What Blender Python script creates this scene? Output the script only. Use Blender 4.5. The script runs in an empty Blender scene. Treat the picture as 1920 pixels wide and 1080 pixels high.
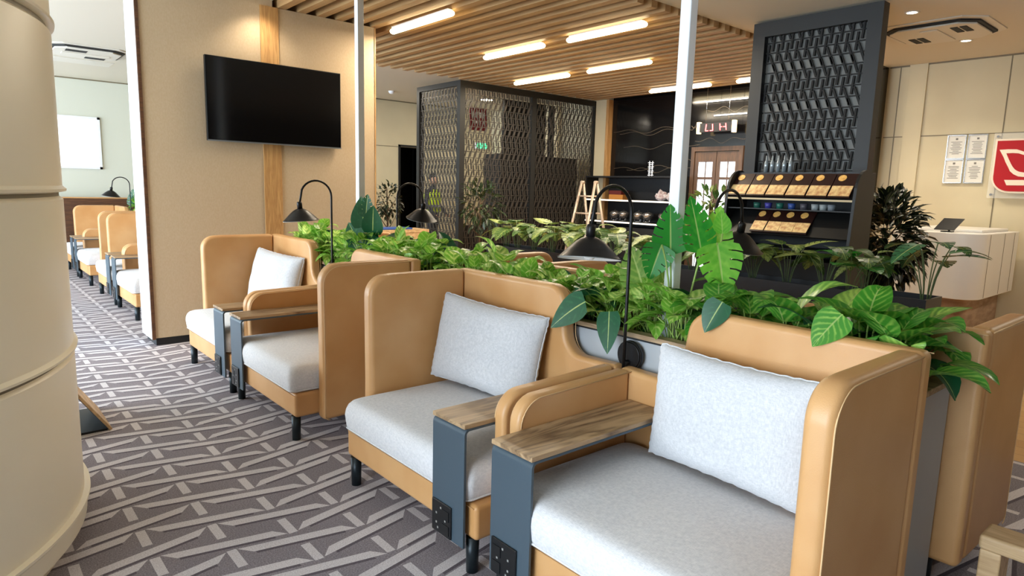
import bpy, bmesh, math, random
from math import pi, sin, cos, radians
from mathutils import Vector, Matrix, noise
random.seed(7)
scn = bpy.context.scene
C = scn.collection

# ------------------------------------------------------------------ helpers
def tag(o, label=None, cat=None, group=None, kind=None):
    if label: o['label'] = label
    if cat: o['category'] = cat
    if group: o['group'] = group
    if kind: o['kind'] = kind
    return o

def thing(name, label, cat, loc=(0, 0, 0), rz=0.0, group=None):
    o = bpy.data.objects.new(name, None)
    o.empty_display_size = .1
    C.objects.link(o)
    o.location = loc
    o.rotation_euler = (0, 0, rz)
    return tag(o, label, cat, group)

def obj(name, bm, mats, parent=None, smooth=False, bevel=0, seg=2, kind=None, label=None):
    me = bpy.data.meshes.new(name)
    bm.normal_update()
    bm.to_mesh(me)
    bm.free()
    if not isinstance(mats, (list, tuple)): mats = [mats]
    for m in mats: me.materials.append(m)
    if smooth:
        for p in me.polygons: p.use_smooth = True
    o = bpy.data.objects.new(name, me)
    C.objects.link(o)
    if parent: o.parent = parent
    if bevel:
        b = o.modifiers.new('bevel', 'BEVEL')
        b.width = bevel; b.segments = seg; b.limit_method = 'ANGLE'; b.angle_limit = radians(40)
        for p in me.polygons: p.use_smooth = True
        w = o.modifiers.new('wn', 'WEIGHTED_NORMAL'); w.keep_sharp = True
    if kind: o['kind'] = kind
    if label: o['label'] = label
    return o

def BM(): return bmesh.new()

def box(bm, x0, x1, y0, y1, z0, z1, mi=0, M=None):
    vs = [bm.verts.new(((x0, x1)[i & 1], (y0, y1)[(i >> 1) & 1], (z0, z1)[(i >> 2) & 1])) for i in range(8)]
    if M is not None:
        for v in vs: v.co = M @ v.co
    for f in ((0, 2, 3, 1), (4, 5, 7, 6), (0, 1, 5, 4), (2, 6, 7, 3), (0, 4, 6, 2), (1, 3, 7, 5)):
        fa = bm.faces.new([vs[i] for i in f]); fa.material_index = mi
    return vs

def bxo(name, dims, m, parent=None, bevel=0, seg=2, kind=None, label=None):
    b = BM(); box(b, *dims)
    return obj(name, b, m, parent, bevel=bevel, seg=seg, kind=kind, label=label)

def cyl(bm, p0, p1, r0, r1=None, n=16, mi=0, caps=True):
    if r1 is None: r1 = r0
    p0, p1 = Vector(p0), Vector(p1)
    d = (p1 - p0).normalized()
    a = d.orthogonal().normalized(); b = d.cross(a)
    A = [bm.verts.new(p0 + r0 * (a * cos(2 * pi * i / n) + b * sin(2 * pi * i / n))) for i in range(n)]
    B = [bm.verts.new(p1 + r1 * (a * cos(2 * pi * i / n) + b * sin(2 * pi * i / n))) for i in range(n)]
    for i in range(n):
        f = bm.faces.new((A[i], A[(i + 1) % n], B[(i + 1) % n], B[i])); f.smooth = True; f.material_index = mi
    if caps:
        f = bm.faces.new(A[::-1]); f.material_index = mi
        f = bm.faces.new(B); f.material_index = mi

def tube(bm, pts, r, n=8, mi=0, closed=False):
    pts = [Vector(p) for p in pts]
    rings = []
    N = len(pts)
    prev = None
    for i, p in enumerate(pts):
        if closed: d = pts[(i + 1) % N] - pts[i - 1]
        else: d = pts[min(i + 1, N - 1)] - pts[max(i - 1, 0)]
        d.normalize()
        if prev is None: a = d.orthogonal().normalized()
        else:
            a = prev - d * prev.dot(d)
            if a.length < 1e-6: a = d.orthogonal()
            a.normalize()
        prev = a
        b = d.cross(a)
        rr = r[i] if isinstance(r, (list, tuple)) else r
        rings.append([bm.verts.new(p + rr * (a * cos(2 * pi * k / n) + b * sin(2 * pi * k / n))) for k in range(n)])
    for i in range(N if closed else N - 1):
        A, B = rings[i], rings[(i + 1) % N]
        for k in range(n):
            f = bm.faces.new((A[k], A[(k + 1) % n], B[(k + 1) % n], B[k])); f.smooth = True; f.material_index = mi
    if not closed:
        f = bm.faces.new(rings[0][::-1]); f.material_index = mi
        f = bm.faces.new(rings[-1]); f.material_index = mi

def lathe(bm, prof, n=32, axis=None, mi=0, M=None):
    rings = []
    for r, z in prof:
        rings.append([bm.verts.new((r * cos(2 * pi * i / n), r * sin(2 * pi * i / n), z)) for i in range(n)])
    if M is not None:
        for R in rings:
            for v in R: v.co = M @ v.co
    for j in range(len(rings) - 1):
        for i in range(n):
            f = bm.faces.new((rings[j][i], rings[j][(i + 1) % n], rings[j + 1][(i + 1) % n], rings[j + 1][i]))
            f.smooth = True; f.material_index = mi
    return rings

def prism(bm, poly, f3, a, b, mi=0):
    """extrude a 2D polygon from a to b; f3(u, v, w) -> point"""
    A = [bm.verts.new(f3(u, v, a)) for u, v in poly]
    B = [bm.verts.new(f3(u, v, b)) for u, v in poly]
    n = len(poly)
    fs = [bm.faces.new(A), bm.faces.new(B[::-1])]
    for i in range(n): fs.append(bm.faces.new((A[i], B[i], B[(i + 1) % n], A[(i + 1) % n])))
    for f in fs: f.material_index = mi
    bmesh.ops.recalc_face_normals(bm, faces=fs)
    return fs

def arc(cx, cy, r, a0, a1, n=8):
    return [(cx + r * cos(radians(a0 + (a1 - a0) * i / n)), cy + r * sin(radians(a0 + (a1 - a0) * i / n))) for i in range(n + 1)]

def copy_tree(o, parent=None):
    c = o.copy()
    C.objects.link(c)
    if parent: c.parent = parent
    for ch in list(o.children): copy_tree(ch, c)
    return c

# ------------------------------------------------------------------ materials
def newmat(name):
    m = bpy.data.materials.new(name); m.use_nodes = True
    nt = m.node_tree
    return m, nt, nt.nodes['Principled BSDF']

def N(nt, t, **kw):
    n = nt.nodes.new(t)
    for k, v in kw.items(): setattr(n, k, v)
    return n

def math_(nt, op, a, b=None, c=None):
    n = nt.nodes.new('ShaderNodeMath'); n.operation = op
    for i, v in enumerate((a, b, c)):
        if v is None: continue
        if isinstance(v, (int, float)): n.inputs[i].default_value = v
        else: nt.links.new(v, n.inputs[i])
    return n.outputs[0]

def mixc(nt, fac, a, b):
    n = nt.nodes.new('ShaderNodeMix'); n.data_type = 'RGBA'
    for s, v in ((n.inputs[0], fac), (n.inputs[6], a), (n.inputs[7], b)):
        if isinstance(v, (int, float)): s.default_value = v
        elif isinstance(v, tuple): s.default_value = (*v, 1) if len(v) == 3 else v
        else: nt.links.new(v, s)
    return n.outputs[2]

def srgb(r, g, b):
    f = lambda c: ((c / 255 + .055) / 1.055) ** 2.4 if c > 10 else c / 255 / 12.92
    return (f(r), f(g), f(b))

def mat(name, col, rough=.5, metal=0, col2=None, nscale=8, bump=0, bscale=200, spec=None, stretch=None, alpha=1, coat=0, sheen=0, detail=3):
    m, nt, p = newmat(name)
    p.inputs['Base Color'].default_value = (*col, 1)
    p.inputs['Roughness'].default_value = rough
    p.inputs['Metallic'].default_value = metal
    if spec is not None: p.inputs['Specular IOR Level'].default_value = spec
    if coat: p.inputs['Coat Weight'].default_value = coat; p.inputs['Coat Roughness'].default_value = .15
    if sheen: p.inputs['Sheen Weight'].default_value = sheen
    tc = N(nt, 'ShaderNodeTexCoord')
    vec = tc.outputs['Object']
    if stretch:
        mp = N(nt, 'ShaderNodeMapping'); mp.inputs['Scale'].default_value = stretch
        nt.links.new(vec, mp.inputs[0]); vec = mp.outputs[0]
    if col2 is not None:
        n = N(nt, 'ShaderNodeTexNoise'); n.inputs['Scale'].default_value = nscale; n.inputs['Detail'].default_value = detail
        nt.links.new(vec, n.inputs['Vector'])
        r = N(nt, 'ShaderNodeValToRGB')
        r.color_ramp.elements[0].position = .35; r.color_ramp.elements[1].position = .65
        r.color_ramp.elements[0].color = (*col, 1); r.color_ramp.elements[1].color = (*col2, 1)
        nt.links.new(n.outputs[0], r.inputs[0]); nt.links.new(r.outputs[0], p.inputs['Base Color'])
    if bump:
        n = N(nt, 'ShaderNodeTexNoise'); n.inputs['Scale'].default_value = bscale; n.inputs['Detail'].default_value = 2
        nt.links.new(vec, n.inputs['Vector'])
        b = N(nt, 'ShaderNodeBump'); b.inputs['Strength'].default_value = bump; b.inputs['Distance'].default_value = .002
        nt.links.new(n.outputs[0], b.inputs['Height']); nt.links.new(b.outputs[0], p.inputs['Normal'])
    return m

def emit(name, col, s):
    m, nt, p = newmat(name)
    p.inputs['Base Color'].default_value = (*col, 1)
    p.inputs['Emission Color'].default_value = (*col, 1)
    p.inputs['Emission Strength'].default_value = s
    return m

def wood(name, c1, c2, scale=(1.2, 22, 22), rough=.5, ring=True, dist=3.0):
    m, nt, p = newmat(name)
    p.inputs['Roughness'].default_value = rough
    tc = N(nt, 'ShaderNodeTexCoord')
    mp = N(nt, 'ShaderNodeMapping'); mp.inputs['Scale'].default_value = scale
    nt.links.new(tc.outputs['Object'], mp.inputs[0])
    n1 = N(nt, 'ShaderNodeTexNoise'); n1.inputs['Scale'].default_value = 1.0; n1.inputs['Detail'].default_value = 5; n1.inputs['Distortion'].default_value = 1.2
    nt.links.new(mp.outputs[0], n1.inputs['Vector'])
    s = math_(nt, 'MULTIPLY', n1.outputs[0], dist * 6)
    s = math_(nt, 'SINE', s)
    s = math_(nt, 'MULTIPLY_ADD', s, .5, .5)
    n2 = N(nt, 'ShaderNodeTexNoise'); n2.inputs['Scale'].default_value = 6.0; n2.inputs['Detail'].default_value = 4
    nt.links.new(mp.outputs[0], n2.inputs['Vector'])
    f = math_(nt, 'MULTIPLY', s, n2.outputs[0])
    f = math_(nt, 'MULTIPLY', f, 1.3)
    c = mixc(nt, f, c1, c2)
    nt.links.new(c, p.inputs['Base Color'])
    return m

def fabric(name, c1, c2, rough=.95, sc=1.0):
    m, nt, p = newmat(name)
    p.inputs['Roughness'].default_value = rough
    p.inputs['Sheen Weight'].default_value = .15
    p.inputs['Specular IOR Level'].default_value = .15
    tc = N(nt, 'ShaderNodeTexCoord')
    def nz(scv, s):
        mp = N(nt, 'ShaderNodeMapping'); mp.inputs['Scale'].default_value = scv
        nt.links.new(tc.outputs['Object'], mp.inputs[0])
        n = N(nt, 'ShaderNodeTexNoise'); n.inputs['Scale'].default_value = s; n.inputs['Detail'].default_value = 2
        nt.links.new(mp.outputs[0], n.inputs['Vector']); return n.outputs[0]
    a = nz((1, 9, 1), 45 * sc); b = nz((1, 1, 9), 45 * sc); d = nz((9, 1, 1), 45 * sc)
    s = math_(nt, 'ADD', math_(nt, 'ADD', a, b), d)
    s = math_(nt, 'DIVIDE', s, 3)
    f = N(nt, 'ShaderNodeMapRange'); f.inputs[1].default_value = .4; f.inputs[2].default_value = .6
    nt.links.new(s, f.inputs[0])
    nt.links.new(mixc(nt, f.outputs[0], c1, c2), p.inputs['Base Color'])
    bp = N(nt, 'ShaderNodeBump'); bp.inputs['Strength'].default_value = .35; bp.inputs['Distance'].default_value = .003
    nt.links.new(s, bp.inputs['Height']); nt.links.new(bp.outputs[0], p.inputs['Normal'])
    return m

LEATHER = mat('tan_leather', srgb(203, 156, 104), .40, col2=srgb(191, 140, 86), nscale=3, bump=.25, bscale=350)
STITCH = mat('leather_stitch', srgb(214, 176, 128), .6)
FABRIC = fabric('offwhite_fabric', srgb(219, 216, 215), srgb(198, 196, 197), sc=1.5)
PILLOW = fabric('pillow_fabric', srgb(210, 209, 210), srgb(188, 188, 190), sc=1.5)
SLATE = mat('slate_metal', srgb(70, 84, 94), .42, .15, bump=.1, bscale=600)
LEGM = mat('dark_metal', srgb(30, 38, 42), .4, .4)
BLACKP = mat('black_plastic', srgb(16, 18, 20), .35)
PIN = mat('socket_pin', srgb(190, 190, 185), .4, .6)
TRAYW = wood('tray_oak', srgb(176, 146, 110), srgb(80, 56, 38), (1.5, 9, 9), .42, dist=4.2)
OAKL = wood('light_oak', srgb(214, 182, 138), srgb(176, 140, 96), (14, 1.5, 14), .5)
OAKV = wood('oak_panel', srgb(198, 154, 98), srgb(160, 114, 66), (30, 30, 2.2), .5)
SLATW = wood('slat_wood', srgb(184, 148, 100), srgb(160, 122, 78), (8, .6, 8), .55)
RIMW = wood('rim_wood', srgb(180, 152, 118), srgb(120, 94, 68), (20, 1.5, 20), .5)
PLGREY = mat('planter_grey', srgb(168, 170, 172), .45)
SOIL = mat('soil', srgb(34, 26, 18), .95, col2=srgb(60, 46, 30), nscale=60, bump=.8, bscale=80)
BLACK = mat('black_metal', srgb(11, 11, 11), .5, .0)
LAMPB = mat('lamp_black', srgb(30, 28, 28), .38, .5)
LAMPW = mat('lamp_inner_white', srgb(225, 225, 220), .5)
BULB = mat('bulb_glass', srgb(235, 235, 232), .25)
WHITEP = mat('white_paint', srgb(232, 234, 236), .4)
CEILM = mat('ceiling_paint', srgb(214, 206, 188), .85)
WALLB = mat('beige_wall', srgb(212, 200, 168), .7, col2=srgb(206, 194, 162), nscale=2)
WALLG = mat('grey_wall', srgb(206, 206, 190), .8)
TVW = mat('textile_wallcover', srgb(192, 170, 140), .85, col2=srgb(187, 164, 133), nscale=90, stretch=(1, 1, .5), bump=.3, bscale=300, detail=5)
FRAMEK = mat('screen_frame', srgb(36, 36, 35), .5, .2)
LATK = mat('lattice_metal', srgb(70, 66, 62), .42, .3)
LATD = mat('dark_lattice_metal', srgb(14, 14, 14), .75, 0)
SMOKE = mat('grey_backing', srgb(100, 100, 95), .5, 0)
BLKGLOSS = mat('black_gloss', srgb(10, 9, 10), .12, 0, spec=.5)
BLKM = mat('black_matt', srgb(14, 14, 16), .6)
GOLD = mat('gold_line', srgb(120, 106, 88), .4, .5)
CREAM = mat('column_cream', srgb(246, 234, 208), .36, .0)
GROOVE = mat('column_groove', srgb(120, 108, 84), .5)
DARKW = wood('dark_wood', srgb(96, 60, 34), srgb(60, 36, 20), (3, 30, 30), .5)
RED = mat('sign_red', srgb(176, 18, 26), .35, spec=.4)
SIGNW = mat('sign_cream', srgb(240, 226, 206), .5)
DESKW = mat('desk_white', srgb(228, 226, 222), .35, coat=.2)
DESKB = mat('desk_base', srgb(176, 152, 130), .5, col2=srgb(142, 116, 94), nscale=5, stretch=(1, 1, 3))
ACW = mat('ac_white', srgb(216, 210, 196), .5)
DARKV = mat('vent_dark', srgb(26, 24, 22), .7)
TVSCR = mat('tv_screen', srgb(4, 4, 5), .12, spec=.4)
TVBEZ = mat('tv_bezel', srgb(20, 22, 24), .35, .5)
POTK = mat('black_pot', srgb(14, 15, 20), .4)
STEM = mat('stem_green', srgb(140, 165, 80), .5)
STEMD = mat('stem_dark', srgb(86, 104, 62), .6)
BARK = mat('bark', srgb(92, 72, 52), .9)
PAPER = mat('paper', srgb(226, 224, 216), .7)
INK = mat('ink_grey', srgb(120, 116, 112), .8)
BLUE = mat('blue_mat', srgb(40, 84, 170), .6)
CARD = mat('cardboard', srgb(196, 132, 60), .8)
STEEL = mat('steel', srgb(200, 200, 200), .25, .9)
ALU = mat('ladder_aluminium', srgb(196, 178, 160), .4, .4)
WHITEBAG = mat('white_bag', srgb(225, 222, 220), .6, col2=srgb(180, 150, 148), nscale=30)
LEDL = emit('ceiling_led', (1.0, .84, .52), 7)
GLOWW = emit('white_glow', (1, .95, .85), 3)  # shared by the spot lens and the reflected lines on the black wall
LEDD = emit('downlight_led', (1.0, .86, .62), 12)
LEDR = emit('red_led', (1.0, .10, .10), 5)
LEDG = emit('sign_gold_light', (1.0, .72, .36), 2.2)
EXITG = emit('exit_green', (.1, .8, .4), .8)
WINP = emit('bright_blind', (1, 1, 1), 1.1)
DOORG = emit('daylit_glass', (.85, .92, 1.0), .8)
DOORW = wood('door_wood', srgb(92, 66, 44), srgb(60, 42, 28), (20, 20, 2), .5)

def carpet_mat():
    m, nt, p = newmat('patterned_carpet')
    p.inputs['Roughness'].default_value = .97
    p.inputs['Specular IOR Level'].default_value = .1
    geo = N(nt, 'ShaderNodeNewGeometry')
    sep = N(nt, 'ShaderNodeSeparateXYZ'); nt.links.new(geo.outputs['Position'], sep.inputs[0])
    x, y = sep.outputs[0], sep.outputs[1]
    mt = lambda op, a, b=None, c=None: math_(nt, op, a, b, c)
    SX, SY = .2565, .2635
    u = mt('DIVIDE', mt('SUBTRACT', x, .528), SX)
    fl = mt('FLOOR', u)
    mask = None
    dark = None
    for k in (0, 1):
        ci = mt('ADD', fl, k)
        du = mt('SUBTRACT', u, ci)
        par = mt('FLOORED_MODULO', ci, 2)
        m4 = mt('FLOORED_MODULO', ci, 4)
        neg = mt('MULTIPLY', mt('GREATER_THAN', m4, .5), mt('LESS_THAN', m4, 2.5))
        s = mt('MULTIPLY_ADD', neg, -2, 1)
        off = mt('MULTIPLY_ADD', par, .137, 3.213 + SY / 2)
        yy = mt('SUBTRACT', mt('SUBTRACT', y, off), mt('MULTIPLY', mt('MULTIPLY', s, du), .2 * SX))
        v = mt('DIVIDE', yy, SY)
        dv = mt('MULTIPLY', mt('SUBTRACT', v, mt('ROUND', v)), SY)
        # slanted bar ends: shift limit with dv
        end = mt('ABSOLUTE', mt('SUBTRACT', du, mt('MULTIPLY', mt('MULTIPLY', s, dv), 3.6)))
        bar = mt('MULTIPLY', mt('LESS_THAN', mt('ABSOLUTE', dv), .0255), mt('LESS_THAN', end, .82))
        bd = mt('MULTIPLY', mt('LESS_THAN', mt('ABSOLUTE', mt('ADD', dv, .034)), .0085), mt('LESS_THAN', mt('ABSOLUTE', du), .70))
        # dash
        yd = mt('DIVIDE', mt('SUBTRACT', y, mt('SUBTRACT', off, SY / 2)), SY)
        dd = mt('MULTIPLY', mt('SUBTRACT', yd, mt('ROUND', yd)), SY)
        dash = mt('MULTIPLY', mt('LESS_THAN', mt('ABSOLUTE', dd), .073), mt('LESS_THAN', mt('ABSOLUTE', du), .074))
        mm = mt('MAXIMUM', bar, dash)
        mask = mm if mask is None else mt('MAXIMUM', mask, mm)
        dark = bd if dark is None else mt('MAXIMUM', dark, bd)
    n = N(nt, 'ShaderNodeTexNoise'); n.inputs['Scale'].default_value = 170; n.inputs['Detail'].default_value = 3
    nt.links.new(geo.outputs['Position'], n.inputs['Vector'])
    r = N(nt, 'ShaderNodeMapRange'); r.inputs[1].default_value = .35; r.inputs[2].default_value = .65
    nt.links.new(n.outputs[0], r.inputs[0])
    base = mixc(nt, r.outputs[0], srgb(116, 110, 115), srgb(156, 149, 154))
    n3 = N(nt, 'ShaderNodeTexNoise'); n3.inputs['Scale'].default_value = 1.6
    nt.links.new(geo.outputs['Position'], n3.inputs['Vector'])
    base = mixc(nt, mt('MULTIPLY', n3.outputs[0], .35), base, srgb(110, 96, 98))
    light = mixc(nt, r.outputs[0], srgb(188, 180, 182), srgb(212, 206, 208))
    base = mixc(nt, mt('MULTIPLY', dark, .7), base, srgb(74, 66, 74))
    nt.links.new(mixc(nt, mask, base, light), p.inputs['Base Color'])
    b = N(nt, 'ShaderNodeBump'); b.inputs['Strength'].default_value = .4; b.inputs['Distance'].default_value = .004
    nt.links.new(n.outputs[0], b.inputs['Height']); nt.links.new(b.outputs[0], p.inputs['Normal'])
    return m
CARPET = carpet_mat()

def plank_mat():
    m, nt, p = newmat('wood_floor')
    p.inputs['Roughness'].default_value = .35
    tc = N(nt, 'ShaderNodeTexCoord')
    br = N(nt, 'ShaderNodeTexBrick')
    mp = N(nt, 'ShaderNodeMapping'); mp.inputs['Rotation'].default_value = (0, 0, pi / 2)
    nt.links.new(tc.outputs['Object'], mp.inputs[0]); nt.links.new(mp.outputs[0], br.inputs[0])
    br.inputs['Scale'].default_value = 1; br.inputs['Brick Width'].default_value = 1.2; br.inputs['Row Height'].default_value = .15
    br.inputs['Mortar Size'].default_value = .002
    br.inputs['Color1'].default_value = (*srgb(206, 162, 96), 1); br.inputs['Color2'].default_value = (*srgb(184, 136, 72), 1)
    br.inputs['Mortar'].default_value = (*srgb(120, 84, 44), 1)
    n = N(nt, 'ShaderNodeTexNoise'); n.inputs['Scale'].default_value = 6; n.inputs['Detail'].default_value = 5
    mp2 = N(nt, 'ShaderNodeMapping'); mp2.inputs['Scale'].default_value = (10, 1, 1)
    nt.links.new(tc.outputs['Object'], mp2.inputs[0]); nt.links.new(mp2.outputs[0], n.inputs['Vector'])
    nt.links.new(mixc(nt, math_(nt, 'MULTIPLY', n.outputs[0], .5), br.outputs[0], srgb(150, 104, 54)), p.inputs['Base Color'])
    return m
PLANK = plank_mat()

def leaf_mat(name, dark, light, stripe=.6, trans=.35, rough=.35, vein=34):
    m, nt, p = newmat(name)
    p.inputs['Roughness'].default_value = rough
    uv = N(nt, 'ShaderNodeUVMap'); uv.uv_map = 'UVMap'
    sep = N(nt, 'ShaderNodeSeparateXYZ'); nt.links.new(uv.outputs[0], sep.inputs[0])
    rnd = N(nt, 'ShaderNodeAttribute'); rnd.attribute_name = 'rnd'
    mt = lambda op, a, b=None, c=None: math_(nt, op, a, b, c)
    au = mt('ABSOLUTE', mt('MULTIPLY_ADD', sep.outputs[0], 2, -1))
    v = sep.outputs[1]
    ph = mt('MULTIPLY', mt('SUBTRACT', v, mt('MULTIPLY', au, .32)), vein)
    geo = N(nt, 'ShaderNodeTexCoord')
    nz = N(nt, 'ShaderNodeTexNoise'); nz.inputs['Scale'].default_value = 26; nz.inputs['Detail'].default_value = 3
    nt.links.new(geo.outputs['Object'], nz.inputs['Vector'])
    ph = mt('ADD', ph, mt('MULTIPLY', nz.outputs[0], 5))
    st = mt('MULTIPLY_ADD', mt('SINE', ph), .5, .5)
    f = mt('MULTIPLY', mt('POWER', st, 1.6), stripe * .75)
    f = mt('ADD', f, mt('MULTIPLY', mt('SUBTRACT', nz.outputs[0], .5), 1.2))
    f = mt('ADD', f, mt('MULTIPLY', mt('SUBTRACT', rnd.outputs['Fac'], .45), .9))
    f = mt('MULTIPLY', f, mt('SUBTRACT', 1.15, mt('POWER', au, 3)))
    f = mt('ADD', f, .10)
    cl = N(nt, 'ShaderNodeClamp'); nt.links.new(f, cl.inputs[0])
    c = mixc(nt, cl.outputs[0], dark, light)
    rib = mt('LESS_THAN', au, .045)
    c = mixc(nt, mt('MULTIPLY', rib, .6), c, srgb(196, 214, 130))
    nt.links.new(c, p.inputs['Base Color'])
    tr = N(nt, 'ShaderNodeBsdfTranslucent'); nt.links.new(c, tr.inputs[0])
    mx = N(nt, 'ShaderNodeMixShader'); mx.inputs[0].default_value = trans
    nt.links.new(p.outputs[0], mx.inputs[1]); nt.links.new(tr.outputs[0], mx.inputs[2])
    out = nt.nodes['Material Output']; nt.links.new(mx.outputs[0], out.inputs[0])
    return m
LEAFV = leaf_mat('variegated_leaf', srgb(118, 178, 58), srgb(234, 248, 150), .85, .42, .3, 24)
LEAFB = leaf_mat('veined_leaf', srgb(72, 148, 48), srgb(186, 226, 104), .8, .38, .28, 40)
LEAFM = leaf_mat('monstera_leaf', srgb(40, 140, 44), srgb(96, 186, 62), .2, .4)
LEAFL = leaf_mat('lime_monstera_leaf', srgb(100, 180, 50), srgb(160, 216, 84), .3, .45)
LEAFY = leaf_mat('pale_monstera_leaf', srgb(108, 150, 62), srgb(190, 206, 110), .4)
LEAFD = leaf_mat('dark_leaf', srgb(58, 98, 42), srgb(176, 190, 104), .6, .25)
LEAFK = leaf_mat('deep_green_leaf', srgb(26, 84, 52), srgb(72, 142, 84), .3, .2)
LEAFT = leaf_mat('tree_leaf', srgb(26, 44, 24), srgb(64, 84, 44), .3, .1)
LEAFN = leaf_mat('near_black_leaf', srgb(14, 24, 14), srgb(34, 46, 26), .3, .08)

# ------------------------------------------------------------------ camera
F = 1229.5
pitch, roll, yaw = radians(8.556), radians(1.5405), radians(-40.812)
fw = Vector((-sin(yaw) * cos(pitch), cos(yaw) * cos(pitch), -sin(pitch)))
r_ = Vector((cos(yaw), sin(yaw), 0)); u_ = r_.cross(fw)
Rv = r_ * cos(roll) + u_ * sin(roll); Uv = -r_ * sin(roll) + u_ * cos(roll)
cam = bpy.data.objects.new('camera', bpy.data.cameras.new('camera'))
C.objects.link(cam)
cam.data.sensor_width = 36; cam.data.lens = 36 * F / 1920
cam.data.clip_start = .05; cam.data.clip_end = 200
Mx = Matrix((Rv, Uv, -fw)).transposed().to_4x4()
Mx.translation = (0, 0, 1.5)
cam.matrix_world = Mx
scn.camera = cam

# ------------------------------------------------------------------ the room
CZ = 3.22
XE, XW, YN, YS = 9.6, -4.0, 14.0, -4.0
SX0, SX1, SY0, SY1 = 2.52, 9.38, 3.93, 8.53      # slatted bay
bxo('floor', (XW, 4.666, YS, YN, -.1, 0), CARPET, kind='structure', label='grey violet carpet with a woven pattern of pale bars')
bxo('floor', (4.666, XE, YS, YN, -.1, 0), PLANK, kind='structure', label='honey coloured plank floor')
b = BM()
box(b, XW, SX0, YS, YN, CZ, 3.6); box(b, SX1, XE, YS, YN, CZ, 3.6)
box(b, SX0, SX1, YS, SY0, CZ, 3.6); box(b, SX0, SX1, SY1, YN, CZ, 3.6)
obj('ceiling', b, CEILM, kind='structure')
bxo('ceiling', (SX0, SX1, SY0, SY1, 3.5, 3.6), BLKM, kind='structure', label='black void above the wooden slats')
b = BM(); box(b, XW, 4.6, YN, YN + .15, 0, CZ); obj('wall_north', b, WALLG, kind='structure')
b = BM(); box(b, 4.6, 7.21, 12, 12.15, 0, CZ); box(b, 7.62, XE, 12, 12.15, 0, CZ); box(b, 7.21, 7.62, 12, 12.15, 2.31, CZ); box(b, 4.6, 4.75, 12.15, YN, 0, CZ)
obj('wall_back', b, WALLB, kind='structure')
b = BM(); box(b, 4.76, 9.59, 12.9, 13.0, 0, CZ); obj('wall_corridor', b, BLKM, kind='structure')  # black wall added to shut daylight out behind the dark doorway
b = BM(); box(b, 7.17, 7.21, 11.98, 12.16, 0, 2.35); box(b, 7.62, 7.66, 11.98, 12.16, 0, 2.35); box(b, 7.17, 7.66, 11.98, 12.16, 2.31, 2.35)
obj('door_1', b, BLKM, kind='structure')
b = BM(); box(b, XE, XE + .15, YS, YN, 0, CZ); obj('wall_east', b, WALLB, kind='structure')
b = BM(); box(b, XW, XE, YS - .15, YS, 0, CZ); obj('wall_south', b, mat('low_bounce_wall', srgb(96, 84, 72), .8), kind='structure')  # unseen wall, its colour darkened to cut bounce onto south-facing sides
# panel joints on the beige wall
b = BM()
for yy in (3.47, 3.36, 2.28, .9, -.6): box(b, XE - .004, XE, yy - .006, yy + .006, 0, CZ)
box(b, XE - .004, XE, -4, 3.6, 2.31, 2.322)
obj('trim_1', b, GROOVE, kind='structure')
b = BM(); box(b, XE - .02, XE, 3.15, 3.36, 0, CZ - .001); obj('trim_2', b, WALLB, kind='structure')
b = BM(); box(b, 4.6, 9.2, 11.992, 12, 2.30, 2.31); box(b, 6.6, 6.61, 11.992, 12, 0, CZ)
box(b, XW, 4.6, 13.99, 14, CZ - .02, CZ); box(b, 4.75, 9.2, 11.99, 12, CZ - .02, CZ); box(b, XE - .01, XE, -4, 3.6, CZ - .018, CZ)
obj('trim_3', b, GROOVE, kind='structure')
# glazed west side
b = BM()
for k in range(13):
    yy = YS + k * 1.5
    box(b, XW - .1, XW, yy - .04, yy + .04, 0, CZ)
box(b, XW - .1, XW, YS, -.9, 0, CZ); box(b, XW - .1, XW, YS, YN, 0, .12); box(b, XW - .1, XW, YS, YN, 2.9, CZ); box(b, XW - .1, XW, YS, YN, 1.0, 1.05)  # unseen solid south stretch added to keep daylight off south-facing sides
obj('window_1', b, SLATE, kind='structure')
# bright window in the far wall
b = BM(); box(b, 1.2, 2.21, 13.96, 14.0, 1.66, 1.70); box(b, 1.2, 2.21, 13.96, 14.0, 2.53, 2.57)
box(b, 1.2, 1.24, 13.96, 14, 1.66, 2.57); box(b, 2.17, 2.21, 13.96, 14, 1.66, 2.57)
wf = obj('window_2', b, WHITEP, kind='structure')
bxo('window_pane', (1.24, 2.17, 13.975, 13.99, 1.70, 2.53), WINP, wf)

# TV partition
b = BM(); box(b, 1.36, 3.60, 6.525, 6.90, .07, 3.158); box(b, 1.36, SX0 - .005, 6.525, 6.9, 3.158, CZ)
for f in b.faces:
    if f.normal.x < -.5: f.material_index = 0
w = obj('wall_partition', b, [TVW, WHITEP], kind='structure')
bxo('trim_4', (1.335, 1.36, 6.54, 6.92, .06, CZ), WHITEP, kind='structure', label='white end face of the television wall')
bxo('trim_5', (1.335, 1.362, 6.51, 6.54, .06, CZ), DARKW, kind='structure')
bxo('baseboard_partition', (1.37, 3.59, 6.54, 6.89, 0, .07), BLKM, kind='structure')
bxo('trim_6', (2.39, 2.565, 6.512, 6.525, .07, 3.157), OAKV, kind='structure', label='vertical oak strip behind the television')
bxo('trim_7', (3.602, 3.614, 6.515, 6.905, 0, 3.157), OAKV, kind='structure')
# television
tv = thing('television', 'large black flat television mounted on the beige wall', 'television', (2.515, 6.45, 1.87))
bxo('bezel', (-.655, .655, -.005, .035, 0, .753), TVBEZ, tv, bevel=.004)
bxo('screen', (-.645, .645, -.009, -.0052, .014, .743), TVSCR, tv)
bxo('bottom_edge', (-.655, .655, -.012, -.0055, -.004, .008), mat('tv_silver', srgb(150, 156, 162), .3, .8), tv, label='thin silver bottom edge')
bxo('wall_bracket', (-.25, .25, .035, .0615, .2, .6), BLACK, tv)

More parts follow.
